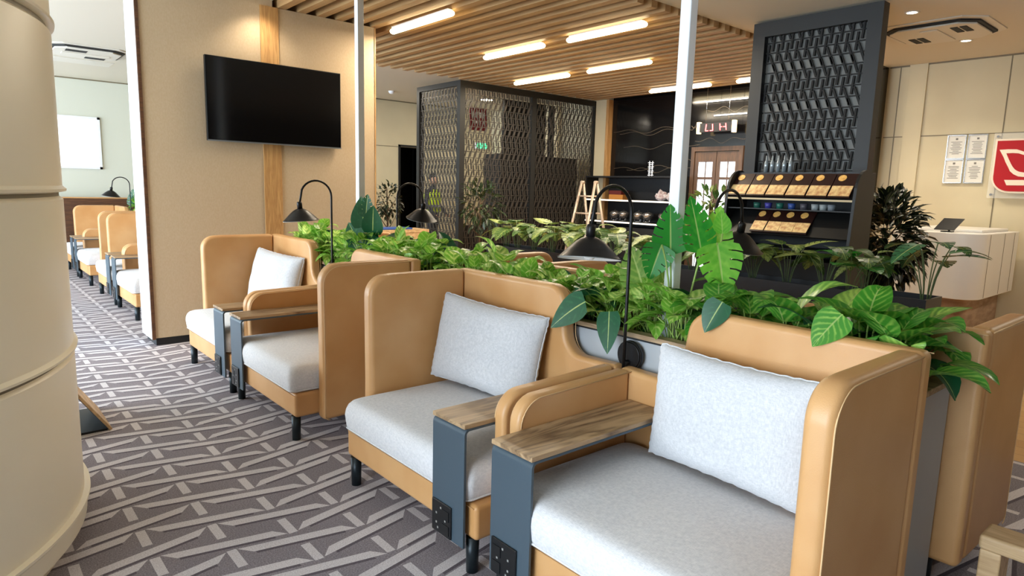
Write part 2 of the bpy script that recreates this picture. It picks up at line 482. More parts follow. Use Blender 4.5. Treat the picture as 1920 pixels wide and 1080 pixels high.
# ------------------------------------------------------------------ slats and ceiling lamps
ORD = ['first', 'second', 'third', 'fourth', 'fifth', 'sixth', 'seventh', 'eighth', 'ninth', 'tenth', 'eleventh', 'twelfth', 'thirteenth',
       'fourteenth', 'fifteenth', 'sixteenth', 'seventeenth', 'eighteenth', 'nineteenth', 'twentieth']
def ordinal(k):
    if k < 20: return ORD[k]
    t = {2: 'twenty', 3: 'thirty'}[(k + 1) // 10]; u = (k + 1) % 10
    return (t + '-' + ORD[u - 1]) if u else {2: 'twentieth', 3: 'thirtieth'}[(k + 1) // 10]
b = BM(); box(b, -.042, .042, 0, SY1 - SY0, 0, .10)
sl0 = obj('ceiling_slat', b, SLATW)
k = 0
xs = 2.607
while xs < SX1 - .06:
    o = sl0 if k == 0 else sl0.copy()
    if k: C.objects.link(o)
    y0 = SY0 if (xs > 3.68 or xs < 0) else SY0
    o.location = (xs, SY0 + .002, 3.16)
    if xs < 3.68: pass
    tag(o, 'wooden ceiling slat, %s counted from the television wall towards the black wall' % ordinal(k), 'ceiling slat', 'wooden slats hung under the ceiling')
    k += 1; xs += .2

lights = [(3.74, 6.40, 5.28, 'nearest the television wall'), (5.285, 5.31, 4.23, 'second row, right one'), (5.275, 6.76, 5.66, 'second row, on the left'),
          (6.84, 7.99, 6.80, 'third row, right above the lattice booth'), (6.82, 6.44, 5.35, 'third row, on the right'), (8.78, 6.90, 5.76, 'last row, crossed by the white post'),
          (8.78, 5.35, 4.2, 'last row, half behind the tall screen')]
def capsule(bm, x, z, y0, y1, rx, rz, n=14):
    prof = []
    rings = []
    ys = [y0] + [y0 + rx * (1 - cos(a * pi / 8)) for a in range(1, 5)] + [y1 - rx * (1 - cos(a * pi / 8)) for a in range(4, 0, -1)] + [y1]
    for i, yy in enumerate(ys):
        t = min(yy - y0, y1 - yy, rx) / rx
        s = math.sqrt(max(0, 1 - (1 - t) ** 2)) or .02
        rings.append([bm.verts.new((x + rx * s * cos(2 * pi * q / n), yy, z + rz * s * sin(2 * pi * q / n))) for q in range(n)])
    for i in range(len(rings) - 1):
        for q in range(n):
            f = bm.faces.new((rings[i][q], rings[i][(q + 1) % n], rings[i + 1][(q + 1) % n], rings[i + 1][q])); f.smooth = True
    bm.faces.new(rings[0]); bm.faces.new(rings[-1])
for x, ya, yb, w in lights:
    t = thing('ceiling_light', 'glowing tube light under the wooden slats, ' + w, 'ceiling light', (x, (ya + yb) / 2, 3.118), group='tube lights under the slats')
    L = (ya - yb) / 2
    b = BM(); capsule(b, 0, 0, -L, L, .038, .028); obj('tube', b, LEDL, t)
    bxo('mounting_box', (-.03, .03, -L + .05, L - .05, .0285, .042), WHITEP, t)
    ld = bpy.data.lights.new('tube_lamp', 'AREA'); ld.shape = 'RECTANGLE'; ld.size = .08; ld.size_y = 2 * L; ld.energy = 30; ld.color = (1, .86, .66)
    lo = bpy.data.objects.new('tube_lamp', ld); C.objects.link(lo); lo.location = (x, (ya + yb) / 2, 3.075)

def downlight(x, y, lab, z=CZ, e=25, vis=True, seen=True):
    t = thing('downlight', lab, 'downlight', (x, y, z))
    b = BM(); lathe(b, [(.062, 0), (.062, -.006), (.045, -.006), (.043, -.002)], 24); obj('trim_ring', b, WHITEP, t)
    b = BM(); lathe(b, [(.0001, -.003), (.044, -.003)], 24); obj('lens', b, LEDD, t)
    ld = bpy.data.lights.new('spot_lamp', 'SPOT'); ld.energy = e * 4; ld.spot_size = radians(120); ld.spot_blend = .8; ld.color = (1, .88, .70); ld.shadow_soft_size = .05
    lo = bpy.data.objects.new('spot_lamp', ld); C.objects.link(lo); lo.location = (x, y, z - .03)
downlight(6.94, 2.47, 'round recessed downlight before the right ceiling air outlet', e=16)
downlight(8.51, 2.46, 'round recessed downlight between the right air outlet and the beige wall', e=18)
downlight(2.36, 6.30, 'bright recessed downlight above the television wall strip', e=5)
for i, (x, y) in enumerate([(6.9, -.2), (8.5, -.2), (3.2, 1.8), (5.0, .8), (.8, .8), (.8, 9.6), (5.6, 10.4), (8, 10.6), (3.2, 10.6)]):
    pass
for x, y in [(6.9, -.2), (8.5, -.2), (5.6, 10.4), (8.2, 10.4)]:  # fill lamps added to brighten the room, no known fixtures here
    ld = bpy.data.lights.new('added_fill_lamp', 'AREA'); ld.shape = 'DISK'; ld.size = .25; ld.energy = 16; ld.color = (1, .9, .74)
    lo = bpy.data.objects.new('added_fill_lamp', ld); C.objects.link(lo); lo.location = (x, y, CZ - .02)
    t = thing('downlight', 'added round ceiling fill lamp at %.1f paces past the seating' % (x + y), 'downlight', (x, y, CZ))
    t['label'] = {6.9: 'added ceiling fill lamp over the plank floor near the reception desk', 8.5: 'added ceiling fill lamp beside the wall with the red sign',
                  5.2: 'added ceiling fill lamp above the edge of the carpet', 3.4: 'added ceiling fill lamp above the nearest right armchair',
                  5.6: 'added ceiling fill lamp behind the lattice booth, left side', 8.2: 'added ceiling fill lamp behind the lattice booth, right side'}[x]
    b = BM(); lathe(b, [(.14, 0), (.14, -.008), (.12, -.008)], 24); obj('trim_ring', b, WHITEP, t)
    b = BM(); lathe(b, [(.0001, -.006), (.12, -.006)], 24); obj('lens', b, LEDD, t)

def aircon(cx, cy, lab, rot=0, s=.42):
    t = thing('air_outlet', lab, 'air outlet', (cx, cy, CZ), rot)
    def octo(r, c): return [(r, -c), (r, c), (c, r), (-c, r), (-r, c), (-r, -c), (-c, -r), (c, -r)]
    b = BM()
    prism(b, octo(s + .07, s - .1), lambda u, v, w: (u, v, w), -.012, -.001); obj('ceiling_plate', b, ACW, t)
    b = BM(); o1 = octo(s, s - .13); prism(b, o1, lambda u, v, w: (u, v, w), -.030, -.0125); obj('dark_gap', b, DARKV, t)
    b = BM(); prism(b, octo(s - .035, s - .16), lambda u, v, w: (u, v, w), -.05, -.031); obj('face_panel', b, ACW, t, bevel=.006)
    for (a, c, d, e) in ((-.26, -.02, -.30, -.24), (-.26, -.02, -.22, -.16), (.02, .26, .16, .22), (.02, .26, .24, .30)):
        bxo('vent_slot', (a, c, d, e, -.056, -.0505), DARKV, t)
    bxo('vane', (-.28, .28, -.06, .1, -.062, -.0505), ACW, t, bevel=.004)
aircon(7.83, 2.5, 'octagonal ceiling air outlet over the reception desk, right side', 0)
aircon(1.62, 10.95, 'octagonal ceiling air outlet in the far left bay beside the column', radians(0))
t = thing('smoke_detector', 'small white smoke detector on the ceiling beside the lattice booth', 'smoke detector', (6.37, 10.9, CZ))
b = BM(); lathe(b, [(.0001, -.05), (.03, -.05), (.05, -.03), (.06, 0)], 20); obj('housing', b, WHITEP, t)
bxo('access_panel', (1.35, 2.1, 11.75, 12.2, CZ - .006, CZ - .001), ACW); tag(bpy.data.objects['access_panel'], 'flat rectangular ceiling hatch behind the left air outlet', 'ceiling hatch')
t = thing('wall_camera', 'tiny black spot fixture with a lit tip at the television wall edge', 'spotlight', (3.70, 6.72, 3.0))
b = BM(); cyl(b, (0, 0, .155), (0, 0, .05), .008, n=8); obj('stem', b, BLACK, t)
b = BM(); cyl(b, (0, 0, .05), (-.02, -.03, -.04), .03, n=16); obj('head', b, BLACK, t)
b = BM(); cyl(b, (-.0205, -.0305, -.041), (-.021, -.031, -.043), .02, n=16); obj('lens', b, GLOWW, t)

# ------------------------------------------------------------------ round column
b = BM()
R0 = 1.2
prof = [(1.14, 0), (1.14, .085), (1.205, .085), (1.212, .16), (1.222, .172), (1.222, .182), (1.20, .186)]
mis = []
for zz in (.81, 1.447, 2.09, 2.73):
    prof += [(R0, zz - .035), (R0 - .004, zz - .03), (R0 - .014, zz - .022), (R0 - .014, zz - .008), (R0 + .012, zz - .002), (R0 + .014, zz + .008), (R0, zz + .02)]
prof += [(R0, CZ)]
lathe(b, prof, 160)
col = obj('column', b, [CREAM, GROOVE])
for p in col.data.polygons:
    zc = sum(col.data.vertices[v].co.z for v in p.vertices) / 4
    for zz in (.81, 1.447, 2.09, 2.73):
        if zz - .0225 < zc < zz - .0075: p.material_index = 1
es = col.modifiers.new('es', 'EDGE_SPLIT'); es.split_angle = radians(18)
col.location = (-.82, 3.415, 0)
tag(col, 'thick round cream clad column at the left edge', 'column')
col['kind'] = 'structure'; col.name = 'trim_column'

# leaning board behind the column
t = thing('leaning_sign_board', 'thin wooden board slanting down to the carpet behind the cream column', 'sign board', (.65, 4.42, 0))
def plate(bm, pts, n, th):
    n = Vector(n).normalized() * th
    A = [bm.verts.new(Vector(p)) for p in pts]; B = [bm.verts.new(Vector(p) + n) for p in pts]
    k = len(pts)
    bm.faces.new(A); bm.faces.new(B[::-1])
    for i in range(k): bm.faces.new((A[i], B[i], B[(i + 1) % k], A[(i + 1) % k]))
    bmesh.ops.recalc_face_normals(bm, faces=bm.faces[:])
b = BM(); plate(b, [(0, 0, .0), (0, .5, .0), (-.30, .5, .46), (-.30, 0, .46)], (.84, 0, .55), .015)
obj('board', b, OAKL, t)
b = BM(); plate(b, [(-.004, .02, .008), (-.004, .48, .008), (-.29, .48, .44), (-.29, .02, .44)], (-.84, 0, -.55), .004)
obj('backing', b, SLATE, t)
b = BM(); box(b, -.32, -.012, .01, .49, 0, .012); box(b, -.32, -.30, .01, .49, .012, .42); obj('stand', b, BLACK, t)

# ------------------------------------------------------------------ armchairs
W = 1.19; D = .82
def make_chair(m, name='lounge_armchair'):
    """local: X depth from the front, Y = m*s where s grows from the shared inner side to the wing"""
    t = bpy.data.objects.new(name, None); C.objects.link(t)
    ox = .41; oy = m * .6
    dw = -.025 if m < 0 else 0
    X = lambda x: x - ox
    S = lambda s: m * s - oy
    def sbox(name, x0, x1, s0, s1, z0, z1, mt, par, bevel=0, seg=2):
        a, c = sorted((S(s0), S(s1)))
        return bxo(name, (X(x0), X(x1), a, c, z0, z1), mt, par, bevel=bevel, seg=seg)
    base = sbox('base', .012, .735, .035, 1.105 + dw, .148, .292, LEATHER, t, .018, 3)
    # base seam
    b = BM()
    tube(b, [(X(.0105), S(.05), .280), (X(.0105), S(1.09 + dw), .280)], .002, 6)
    obj('seam', b, LEATHER, base)
    # seat cushion: crowned grid
    b = BM()
    n = 26
    x0, x1, s0, s1, z0, z1 = -.012, .735, .072, 1.095 + dw, .293, .452
    def cush(a, c, side):
        # superellipse edge rounding
        xx = x0 + (x1 - x0) * (a + 1) / 2; ss = s0 + (s1 - s0) * (c + 1) / 2
        e = max(abs(a), abs(c))
        return xx, ss
    r = .05
    rings = []
    def rr(x0, x1, y0, y1, rad, k=6):
        pts = []
        for cx, cy, a0 in ((x1 - rad, y1 - rad, 0), (x0 + rad, y1 - rad, 90), (x0 + rad, y0 + rad, 180), (x1 - rad, y0 + rad, 270)):
            pts += arc(cx, cy, rad, a0, a0 + 90, k)
        return pts
    lv = [(.030, z0, .03), (.008, z0 + .004, .035), (0, z0 + .03, .04), (-.006, z0 + .08, .045), (-.003, z1 - .05, .05), (.005, z1 - .028, .05), (.018, z1 - .012, .05), (.036, z1 - .003, .05), (.07, z1 + .001, .06), (.14, z1 + .008, .08), (.24, z1 + .014, .08), (.34, z1 + .017, .02)]
    for ins, z, rad in lv:
        rad = max(.005, rad)
        rings.append([b.verts.new((X(px), S(py), z)) for px, py in rr(x0 + ins, x1 - ins, s0 + ins, s1 - ins, rad)])
    for i in range(len(rings) - 1):
        A, B2 = rings[i], rings[i + 1]
        for q in range(len(A)):
            b.faces.new((A[q], A[(q + 1) % len(A)], B2[(q + 1) % len(A)], B2[q]))
    b.faces.new(rings[-1]); b.faces.new(rings[0][::-1])
    bmesh.ops.recalc_face_normals(b, faces=b.faces[:])
    sc = obj('seat_cushion', b, FABRIC, t, smooth=True)
    b = BM(); zz = z0 + .012
    tube(b, [(X(px), S(py), zz) for px, py in rr(x0 + .004, x1 - .004, s0 + .004, s1 - .004, .035)], .004, 6, closed=True)
    obj('cushion_piping', b, FABRIC, sc)
    # back panel profile (s, z)
    prof = [(.0, .150), (1.19 + dw, .150), (1.19 + dw, 1.05)] + [(.55, 1.052)] + arc(.435, .948, .105, 88, 172, 8) + [(.322, .90)] + arc(.215, .845, .105, 0, -88, 7)[0:] + [(.10, .742), (.0, .746)]
    def back(u, v, w): return (X(w), S(u), v)
    b = BM(); prism(b, prof, back, .742, .82)
    bk = obj('backrest', b, LEATHER, t, bevel=.024, seg=4)
    edge = [p for p in prof[2:]]
    b = BM(); tube(b, [(X(.8205), S(u), v) for u, v in [(u, v - .012) for u, v in edge]], .0022, 6)
    obj('piping', b, STITCH, bk)
    # wing panel profile (x, z)
    wp = [(.742, .150), (.742, 1.052)] + [(.30, 1.052)] + arc(.255, .942, .108, 88, 180, 9) + [(.150, .5)] + arc(.175, .157, .03, 180, 270, 4)
    b = BM(); prism(b, wp, lambda u, v, w: (X(u), S(w), v), 1.108 + dw, 1.19 + dw)
    wg = obj('wing', b, LEATHER, t, bevel=.026, seg=4)
    for ss in (1.188 + dw,):
        b = BM(); tube(b, [(X(u + .012 if i > 0 else u), S(ss), v - (.014 if v > .9 else 0)) for i, (u, v) in enumerate(wp[1:])], .0024, 6)
        obj('piping', b, STITCH, wg)
    # low inner arm panel
    ap = [(.742, .293), (.742, .746), (.22, .735)] + arc(.215, .63, .105, 90, 180, 8) + [(.112, .293)]
    b = BM(); prism(b, ap, lambda u, v, w: (X(u), S(w), v), .002, .066)
    am = obj('arm_panel', b, LEATHER, t, bevel=.02, seg=4)
    b = BM(); tube(b, [(X(u + .01), S(.067), v - .01) for u, v in ap[1:-1]], .0025, 6)
    obj('piping', b, STITCH, am)
    # side tray with bent metal bracket and socket plate
    tr = sbox('tray', -.024, .735, .07, .285, .600, .618, TRAYW, t, .003, 2)
    tr.data.materials[0] = TRAYW
    b = BM()
    pr_ = [(.70, .5998), (.005, .5998)] + arc(.002, .575, .024, 90, 180, 5) + [(-.022, .118), (-.012, .118), (-.012, .575)] + arc(.004, .574, .016, 180, 90, 5) + [(.70, .590)]
    prism(b, pr_, lambda u, v, w: (X(u), S(w), v), .072, .284)
    # side return flange
    bk2 = obj('tray_bracket', b, SLATE, t, bevel=.0015, seg=1)
    sa, sb = (.088, .224) if m < 0 else (.145, .275)
    pl = sbox('socket_plate', -.031, -.0225, sa, sb, .122, .258, BLACKP, t, .004, 2)
    mid = (sa + sb) / 2
    for ds, dz in ((-.03, .19), (.03, .205), (.03, .165), (.02, .145), (-.03, .15), (.0, .235)):
        c0, c1 = sorted((S(mid + ds - .004), S(mid + ds + .004)))
        bxo('socket_hole', (X(-.0325), X(-.0312), c0, c1, dz - .004, dz + .004), PIN, pl)
    b = BM()
    for q in (0, 1):
        c0, c1 = sorted((S(mid - .055), S(mid - .012)))
        box(b, X(-.0335), X(-.0312), c0, c1, .135 + q * .06, .175 + q * .06)
    obj('rocker_switch', b, BLACKP, pl)
    for lx in (.035, .70):
        for ls in (.085, 1.055 + dw):
            b = BM(); cyl(b, (X(lx), S(ls), 0), (X(lx), S(ls), .149), .024, .027, 20)
            obj('leg', b, LEGM, t)
    return t
protoP = make_chair(1)
protoM = make_chair(-1)
used = {1: False, -1: False}
def put_chair(y0, m, label, opp=False):
    """y0: inner edge of the armchair; m=+1 wing towards +y"""
    mm = m if not opp else -m
    src = protoP if mm > 0 else protoM
    if not used[mm]: o = src; used[mm] = True
    else: o = copy_tree(src)
    if not opp:
        o.location = (1.44 + .41, y0 + m * .6, 0); o.rotation_euler = (0, 0, 0)
    else:
        o.location = (2.735 + .82 - .41, y0 + m * .6, 0); o.rotation_euler = (0, 0, pi)
    tag(o, label, 'armchair', 'tan leather winged armchairs round the planters')
    return o
put_chair(1.80, -1, 'largest nearest tan armchair with its high wing at the right')
put_chair(1.82, 1, 'tan armchair with left wing, second from the front, white pillow in corner')
put_chair(4.655, -1, 'tan armchair with near side wing and no visible pillow, third from the front')
put_chair(4.665, 1, 'tan armchair beside the television wall with a white pillow in its corner')
put_chair(8.87, -1, 'far left tan armchair just past the white end of the television wall')
put_chair(8.89, 1, 'far left tan armchair facing left, between the two other pairs of trays')
put_chair(11.79, -1, 'far left tan armchair in the third pair, its pale seat half seen beyond')
put_chair(11.81, 1, 'farthest left tan armchair whose broad wing stands beside the column edge')
put_chair(1.80, -1, 'tan armchair back on the far side of the near planter, at the right edge', True)
put_chair(1.82, 1, 'tan armchair across the near planter, its top seen behind the black lamp shade', True)
put_chair(4.655, -1, 'tan armchair across the planter, top corner seen before the black lattice booth', True)
put_chair(4.665, 1, 'tan armchair across the planter, hidden by leaves near the television wall', True)

# pillows
def pillow(name, w, h, th, loc, yawd, tiltd, label, seed, rolld=0):
    b = BM(); n = 30
    uvs = []
    def P(a, c, side):
        pin = .045
        yy = a * w / 2 * (1 - pin * (1 - c * c) ** 1 * abs(a) ** 3)
        zz = c * h / 2 * (1 - pin * 1.4 * (1 - a * a) * abs(c) ** 3)
        k = max(0, (1 - a ** 4) * (1 - c ** 4))
        t = th / 2 * k ** .55
        nz = noise.noise(Vector((a * 2.2 + seed, c * 2.2, side * 3.1)))
        nz2 = noise.noise(Vector((a * 7 + seed, c * 7, side * 1.7)))
        t *= 1 + .16 * nz
        t += .004 * nz2 * k
        e = max(abs(a), abs(c))
        if e > .93: yy += .0025 * sin(c * 40 + seed) ; zz += .0025 * sin(a * 46 + seed)
        return Vector((side * t, yy, zz))
    g = {}
    for side in (-1, 1):
        for i in range(n + 1):
            for j in range(n + 1):
                a = -1 + 2 * i / n; c = -1 + 2 * j / n
                a = math.copysign(1 - (1 - abs(a)) ** 1.3, a); c = math.copysign(1 - (1 - abs(c)) ** 1.3, c)
                # round the corners
                if abs(a) > .8 and abs(c) > .8:
                    qa, qc = (abs(a) - .8) / .2, (abs(c) - .8) / .2
                    l = math.hypot(qa, qc)
                    mx = max(qa, qc)
                    if l > 0:
                        k = .25 * mx / l + .75
                        a2 = .8 + .2 * qa * k; c2 = .8 + .2 * qc * k
                        v = P(math.copysign(a2, a), math.copysign(c2, c), side)
                        if mx >= .999: v.x = 0
                        edge = (i in (0, n) or j in (0, n))
                        if edge and side == 1: g[side, i, j] = g[-1, i, j]
                        else: g[side, i, j] = b.verts.new(v)
                        continue
                edge = (i in (0, n) or j in (0, n))
                if edge and side == 1: g[side, i, j] = g[-1, i, j]
                else: g[side, i, j] = b.verts.new(P(a, c, side))
        for i in range(n):
            for j in range(n):
                q = [g[side, i, j], g[side, i + 1, j], g[side, i + 1, j + 1], g[side, i, j + 1]]
                b.faces.new(q if side == 1 else q[::-1])
    t = thing(name, label, 'pillow', loc)
    t.rotation_euler = (radians(rolld), radians(tiltd), radians(yawd))
    edge = [g[-1, i, 0].co.copy() for i in range(n)] + [g[-1, n, j].co.copy() for j in range(n)] + [g[-1, n - i, n].co.copy() for i in range(n)] + [g[-1, 0, n - j].co.copy() for j in range(n)]
    obj('cover', b, PILLOW, t, smooth=True)
    b = BM(); tube(b, edge, .0035, 6, closed=True); obj('seam', b, PILLOW, t)
    return t
pillow('pillow', .675, .445, .16, (2.06, 1.185, .700), -3, 5, 'large white rectangular pillow on the nearest armchair', 3, 0)
pillow('pillow', .69, .46, .17, (2.045, 2.555, .695), 12, 10, 'white pillow leaning in the corner of the second armchair', 9, 4)
pillow('pillow', .64, .47, .17, (2.04, 5.38, .700), 14, 12, 'white pillow on the armchair beside the television wall', 15, 4)
pillow('pillow', .64, .47, .17, (2.04, 9.62, .700), 14, 12, 'white pillow sliver on the far armchair by the white wall end', 21, -2)

# ------------------------------------------------------------------ planters
def planter(y0, y1, lab):
    t = thing('planter', lab, 'planter', (2.495, (y0 + y1) / 2, 0))
    L = (y1 - y0) / 2
    b = BM()
    for q in ((-.205, -.185, -L + .02, L - .02), (.185, .205, -L + .02, L - .02), (-.185, .185, -L + .02, -L + .04), (-.185, .185, L - .04, L - .02)):
        box(b, q[0], q[1], q[2], q[3], .0, .853)
    obj('body', b, PLGREY, t)
    b = BM(); box(b, -.21, .21, -L + .014, L - .014, .853, .858); box(b, -.212, .212, -L + .01, L - .01, .845, .8525)
    b.free(); b = BM()
    for q in ((-.212, -.206, -L + .012, L - .012), (.206, .212, -L + .012, L - .012), (-.206, .206, -L + .012, -L + .018), (-.206, .206, L - .018, L - .012)):
        box(b, *q, .852, .862)
    obj('shadow_gap', b, BLACK, t)
    b = BM()
    for q in ((-.222, -.165, -L, L), (.165, .222, -L, L), (-.165, .165, -L, -L + .055), (-.165, .165, L - .055, L)):
        box(b, *q, .862, .884)
    obj('rim', b, RIMW, t, bevel=.002, seg=1)
    bxo('soil', (-.184, .184, -L + .041, L - .041, .05, .835), SOIL, t)
    return t
planter(.675, 5.80, 'long grey planter with oak rim between the near armchairs')
planter(7.72, 12.95, 'far planter behind the left armchairs beyond the television wall')

# white posts
def post(y, lab):
    t = thing('white_post', lab, 'post', (2.50, y, .836))
    bxo('shaft', (-.027, .027, -.027, .027, .0, CZ - .836), WHITEP, t, bevel=.005)
    bxo('foot_plate', (-.05, .05, -.05, .05, 0, .012), WHITEP, t)
post(1.775, 'white floor to ceiling post rising from the near planter, right one')
post(4.76, 'white ceiling post rising from the planter before the television wall, left one')

# reading lamps
def lamp(x, y, dirx, label, tilt=(0, 0), swing=0, zb=0):
    t = thing('reading_lamp', label, 'lamp', (x, y, .785), 0)
    t.rotation_euler = (0, 0, (0 if dirx < 0 else pi) + radians(swing))
    b = BM(); cyl(b, (0, 0, 0), (-.018, 0, 0), .066, .066, 40); cyl(b, (-.018, 0, 0), (-.022, 0, 0), .062, .058, 40)
    obj('wall_plate', b, LAMPB, t)
    b = BM(); cyl(b, (-.022, 0, -.03), (-.052, 0, -.03), .012, n=16); obj('mounting_arm', b, LAMPB, t)
    pts = [(-.052, 0, -.05), (-.052, 0, .2), (-.052, 0, .45), (-.052, 0, .60)]
    pts += [(-.172 + .120 * cos(radians(a)), 0, .625 + .115 * sin(radians(a))) for a in range(0, 160, 12)]
    pts += [(-.290, 0, .625), (-.300, 0, .57)]
    b = BM(); tube(b, pts, .0075, 10); obj('pole', b, LAMPB, t)
    M = Matrix.Translation((-.302, 0, .572)) @ Matrix.Rotation(radians(tilt[0]), 4, 'X') @ Matrix.Rotation(radians(tilt[1]), 4, 'Y')
    b = BM(); lathe(b, [(.0001, .012), (.016, .012), (.019, .0), (.019, -.04), (.0001, -.04)], 24, M=M); obj('socket_cap', b, LAMPB, t)
    b = BM()
    out = [(.019, -.038), (.032, -.042), (.055, -.054), (.083, -.076), (.112, -.104), (.138, -.130), (.150, -.137)]
    out = [(r if r < .02 else .019 + (r - .019) * .85, -.038 + (z + .038) * .87) for r, z in out]
    lathe(b, out, 48, M=M)
    sh = obj('shade', b, LAMPB, t)
    b = BM(); lathe(b, [(r - .0025, z - .0035) for r, z in out], 48, M=M); obj('shade_lining', b, LAMPW, sh, label='white inside of the shade')
    b = BM(); lathe(b, [(.0001, -.132), (.016, -.129), (.026, -.118), (.029, -.105), (.024, -.09), (.014, -.078), (.013, -.04)], 24, M=M); obj('bulb', b, BULB, sh)
    return t
lamp(2.268, 1.80, -1, 'large black arched reading lamp between the two nearest armchairs', (-5, 7))
lamp(2.268, 4.68, -1, 'black arched reading lamp before the television wall, shade at left', (-2, -4))
lamp(2.722, 4.66, 1, 'black arched reading lamp with shade at right before the lattice booth', (-12, 0))
lamp(2.722, 1.75, 1, 'black arched reading lamp on the far side, below the snack rack', (-10, 0))
lamp(2.268, 11.8, -1, 'black arched reading lamp in the far left bay below the bright window', (6, 6))

# ------------------------------------------------------------------ leaves
def frame_from(d, up):
    d = Vector(d).normalized(); s = d.cross(Vector(up))
    if s.length < 1e-4: s = d.cross(Vector((1, 0, 0)))
    s.normalize(); n = s.cross(d).normalized()
    return d, s, n
def leaf(bm, base, d, up, L, Wd, kind='pothos', droop=1.0, fold=.25, rnd=.5, nseg=7, uvl=None, rl=None, wave=0):
    d, s, n = frame_from(d, up)
    p = Vector(base); rows = []
    step = L / nseg
    down = Vector((0, 0, -1))
    ph = random.uniform(0, 6)
    for i in range(nseg + 1):
        t = i / nseg
        if kind == 'pothos': w = (sin(pi * min(1, t * .93 + .06) ** .70)) ** .85 * Wd / 2
        elif kind == 'heart': w = (sin(pi * min(1, (t * .90 + .10)) ** .62)) ** .8 * Wd / 2
        else: w = sin(pi * min(1, t * .95 + .04) ** .9) * Wd / 2
        if i == nseg: w = .001
        ws = wave * sin(ph + t * 9) * Wd
        rows.append((p.copy(), s.copy(), n.copy(), max(w, .0008), t, ws))
        p = p + d * step
        d = (d + down * (droop * step / L * 1.0)).normalized()
        n = (n - d * n.dot(d)).normalized(); s = d.cross(n).normalized()
    us = (-1, -.5, 0, .5, 1)
    def mk(pt, uu, tt):
        v = bm.verts.new(pt); return (v, uu, tt)
    def face(q):
        try: f = bm.faces.new([a[0] for a in q])
        except ValueError: return
        f.smooth = True
        for lp, a in zip(f.loops, q):
            lp[uvl].uv = (a[1] * .5 + .5, a[2])
            lp[rl] = (rnd, rnd, rnd, 1)
    if kind != 'monstera':
        G = []
        for (pt, ss, nn, w, t, ws) in rows:
            G.append([mk(pt + ss * (u * w) + nn * (fold * abs(u) * w + ws * u * u), u, t) for u in us])
        for i in range(len(G) - 1):
            for k in range(4): face([G[i][k], G[i][k + 1], G[i + 1][k + 1], G[i + 1][k]])
    else:
        # inner blade up to 45 %, then separate lobes
        def at(t):
            f = min(t * nseg, nseg - 1e-6); i = int(f); a = f - i
            r0, r1 = rows[i], rows[i + 1]
            return r0[0].lerp(r1[0], a), r0[1].lerp(r1[1], a).normalized(), r0[2].lerp(r1[2], a).normalized(), 0
        def wid(t): return max(.001, (sin(pi * (t * .90 + .10) ** .60)) ** .75 * Wd / 2)
        for sg in (-1, 1):
            K = 14
            inner = []
            for i in range(K + 1):
                t = i / K; pt, ss, nn, _ = at(t); w = wid(t) if i < K else .001
                inner.append((pt, ss, nn, w, t))
            for i in range(K):
                a, c = inner[i], inner[i + 1]
                q = []
                for (pt, ss, nn, w, t), u in ((a, 0), (a, .42), (c, .42), (c, 0)):
                    q.append(mk(pt + ss * (sg * u * w) + nn * (fold * u * w), sg * u, t))
                face(q if sg > 0 else q[::-1])
            nl = 6
            for k in range(nl):
                t0 = k / nl + .004; t1 = (k + 1) / nl - (.022 if k < nl - 1 else 0)
                if k == 0: t0 = 0
                q0 = []
                for j, (ta, tb) in enumerate(((t0, t1), (t0 + .028, t1 + .03), (t0 + .075, t1 + .072))):
                    u = (.42, .72, 1.0)[j]
                    ta_, tb_ = min(ta, 1), min(tb, 1)
                    pa, sa, na, _ = at(ta_); pb, sb, nb, _ = at(tb_)
                    wa, wb = wid(ta_) * u, wid(tb_) * u
                    if j == 2: wa *= .97
                    q0.append((mk(pa + sa * (sg * wa) + na * (fold * wa), sg * u, ta_), mk(pb + sb * (sg * wb) + nb * (fold * wb), sg * u, tb_)))
                for j in range(2):
                    q = [q0[j][0], q0[j + 1][0], q0[j + 1][1], q0[j][1]]
                    face(q if sg > 0 else q[::-1])

def newleafbm():
    b = BM(); uvl = b.loops.layers.uv.new('UVMap'); rl = b.loops.layers.color.new('rnd')
    return b, uvl, rl

def plant_parts(t, leaves, leafmat, stemmat=STEM, sr=.0028, origin=(0, 0, 0)):
    """leaves: list of dict(base0, base, d, up, L, W, kind, ...)"""
    b, uvl, rl = newleafbm(); sb = BM()
    for q in leaves:
        leaf(b, q['b'], q['d'], q.get('up', (0, 0, 1)), q['L'], q['W'], q.get('kind', 'pothos'), q.get('droop', 1), q.get('fold', .25), q.get('rnd', random.random()), q.get('n', 7), uvl, rl, q.get('wave', .0))
        p0 = Vector(q.get('root', origin)); p1 = Vector(q['b'])
        mid = (p0 + p1) / 2 + Vector((0, 0, .15 * (p1 - p0).length)) - Vector(q['d']) .normalized() * .1 * (p1 - p0).length
        pts = [p0.lerp(mid, a).lerp(mid.lerp(p1, a), a) for a in (0, .25, .5, .75, 1)]
        tube(sb, pts, sr, 5)
    obj('foliage', b, leafmat, t)
    obj('stems', sb, stemmat, t)

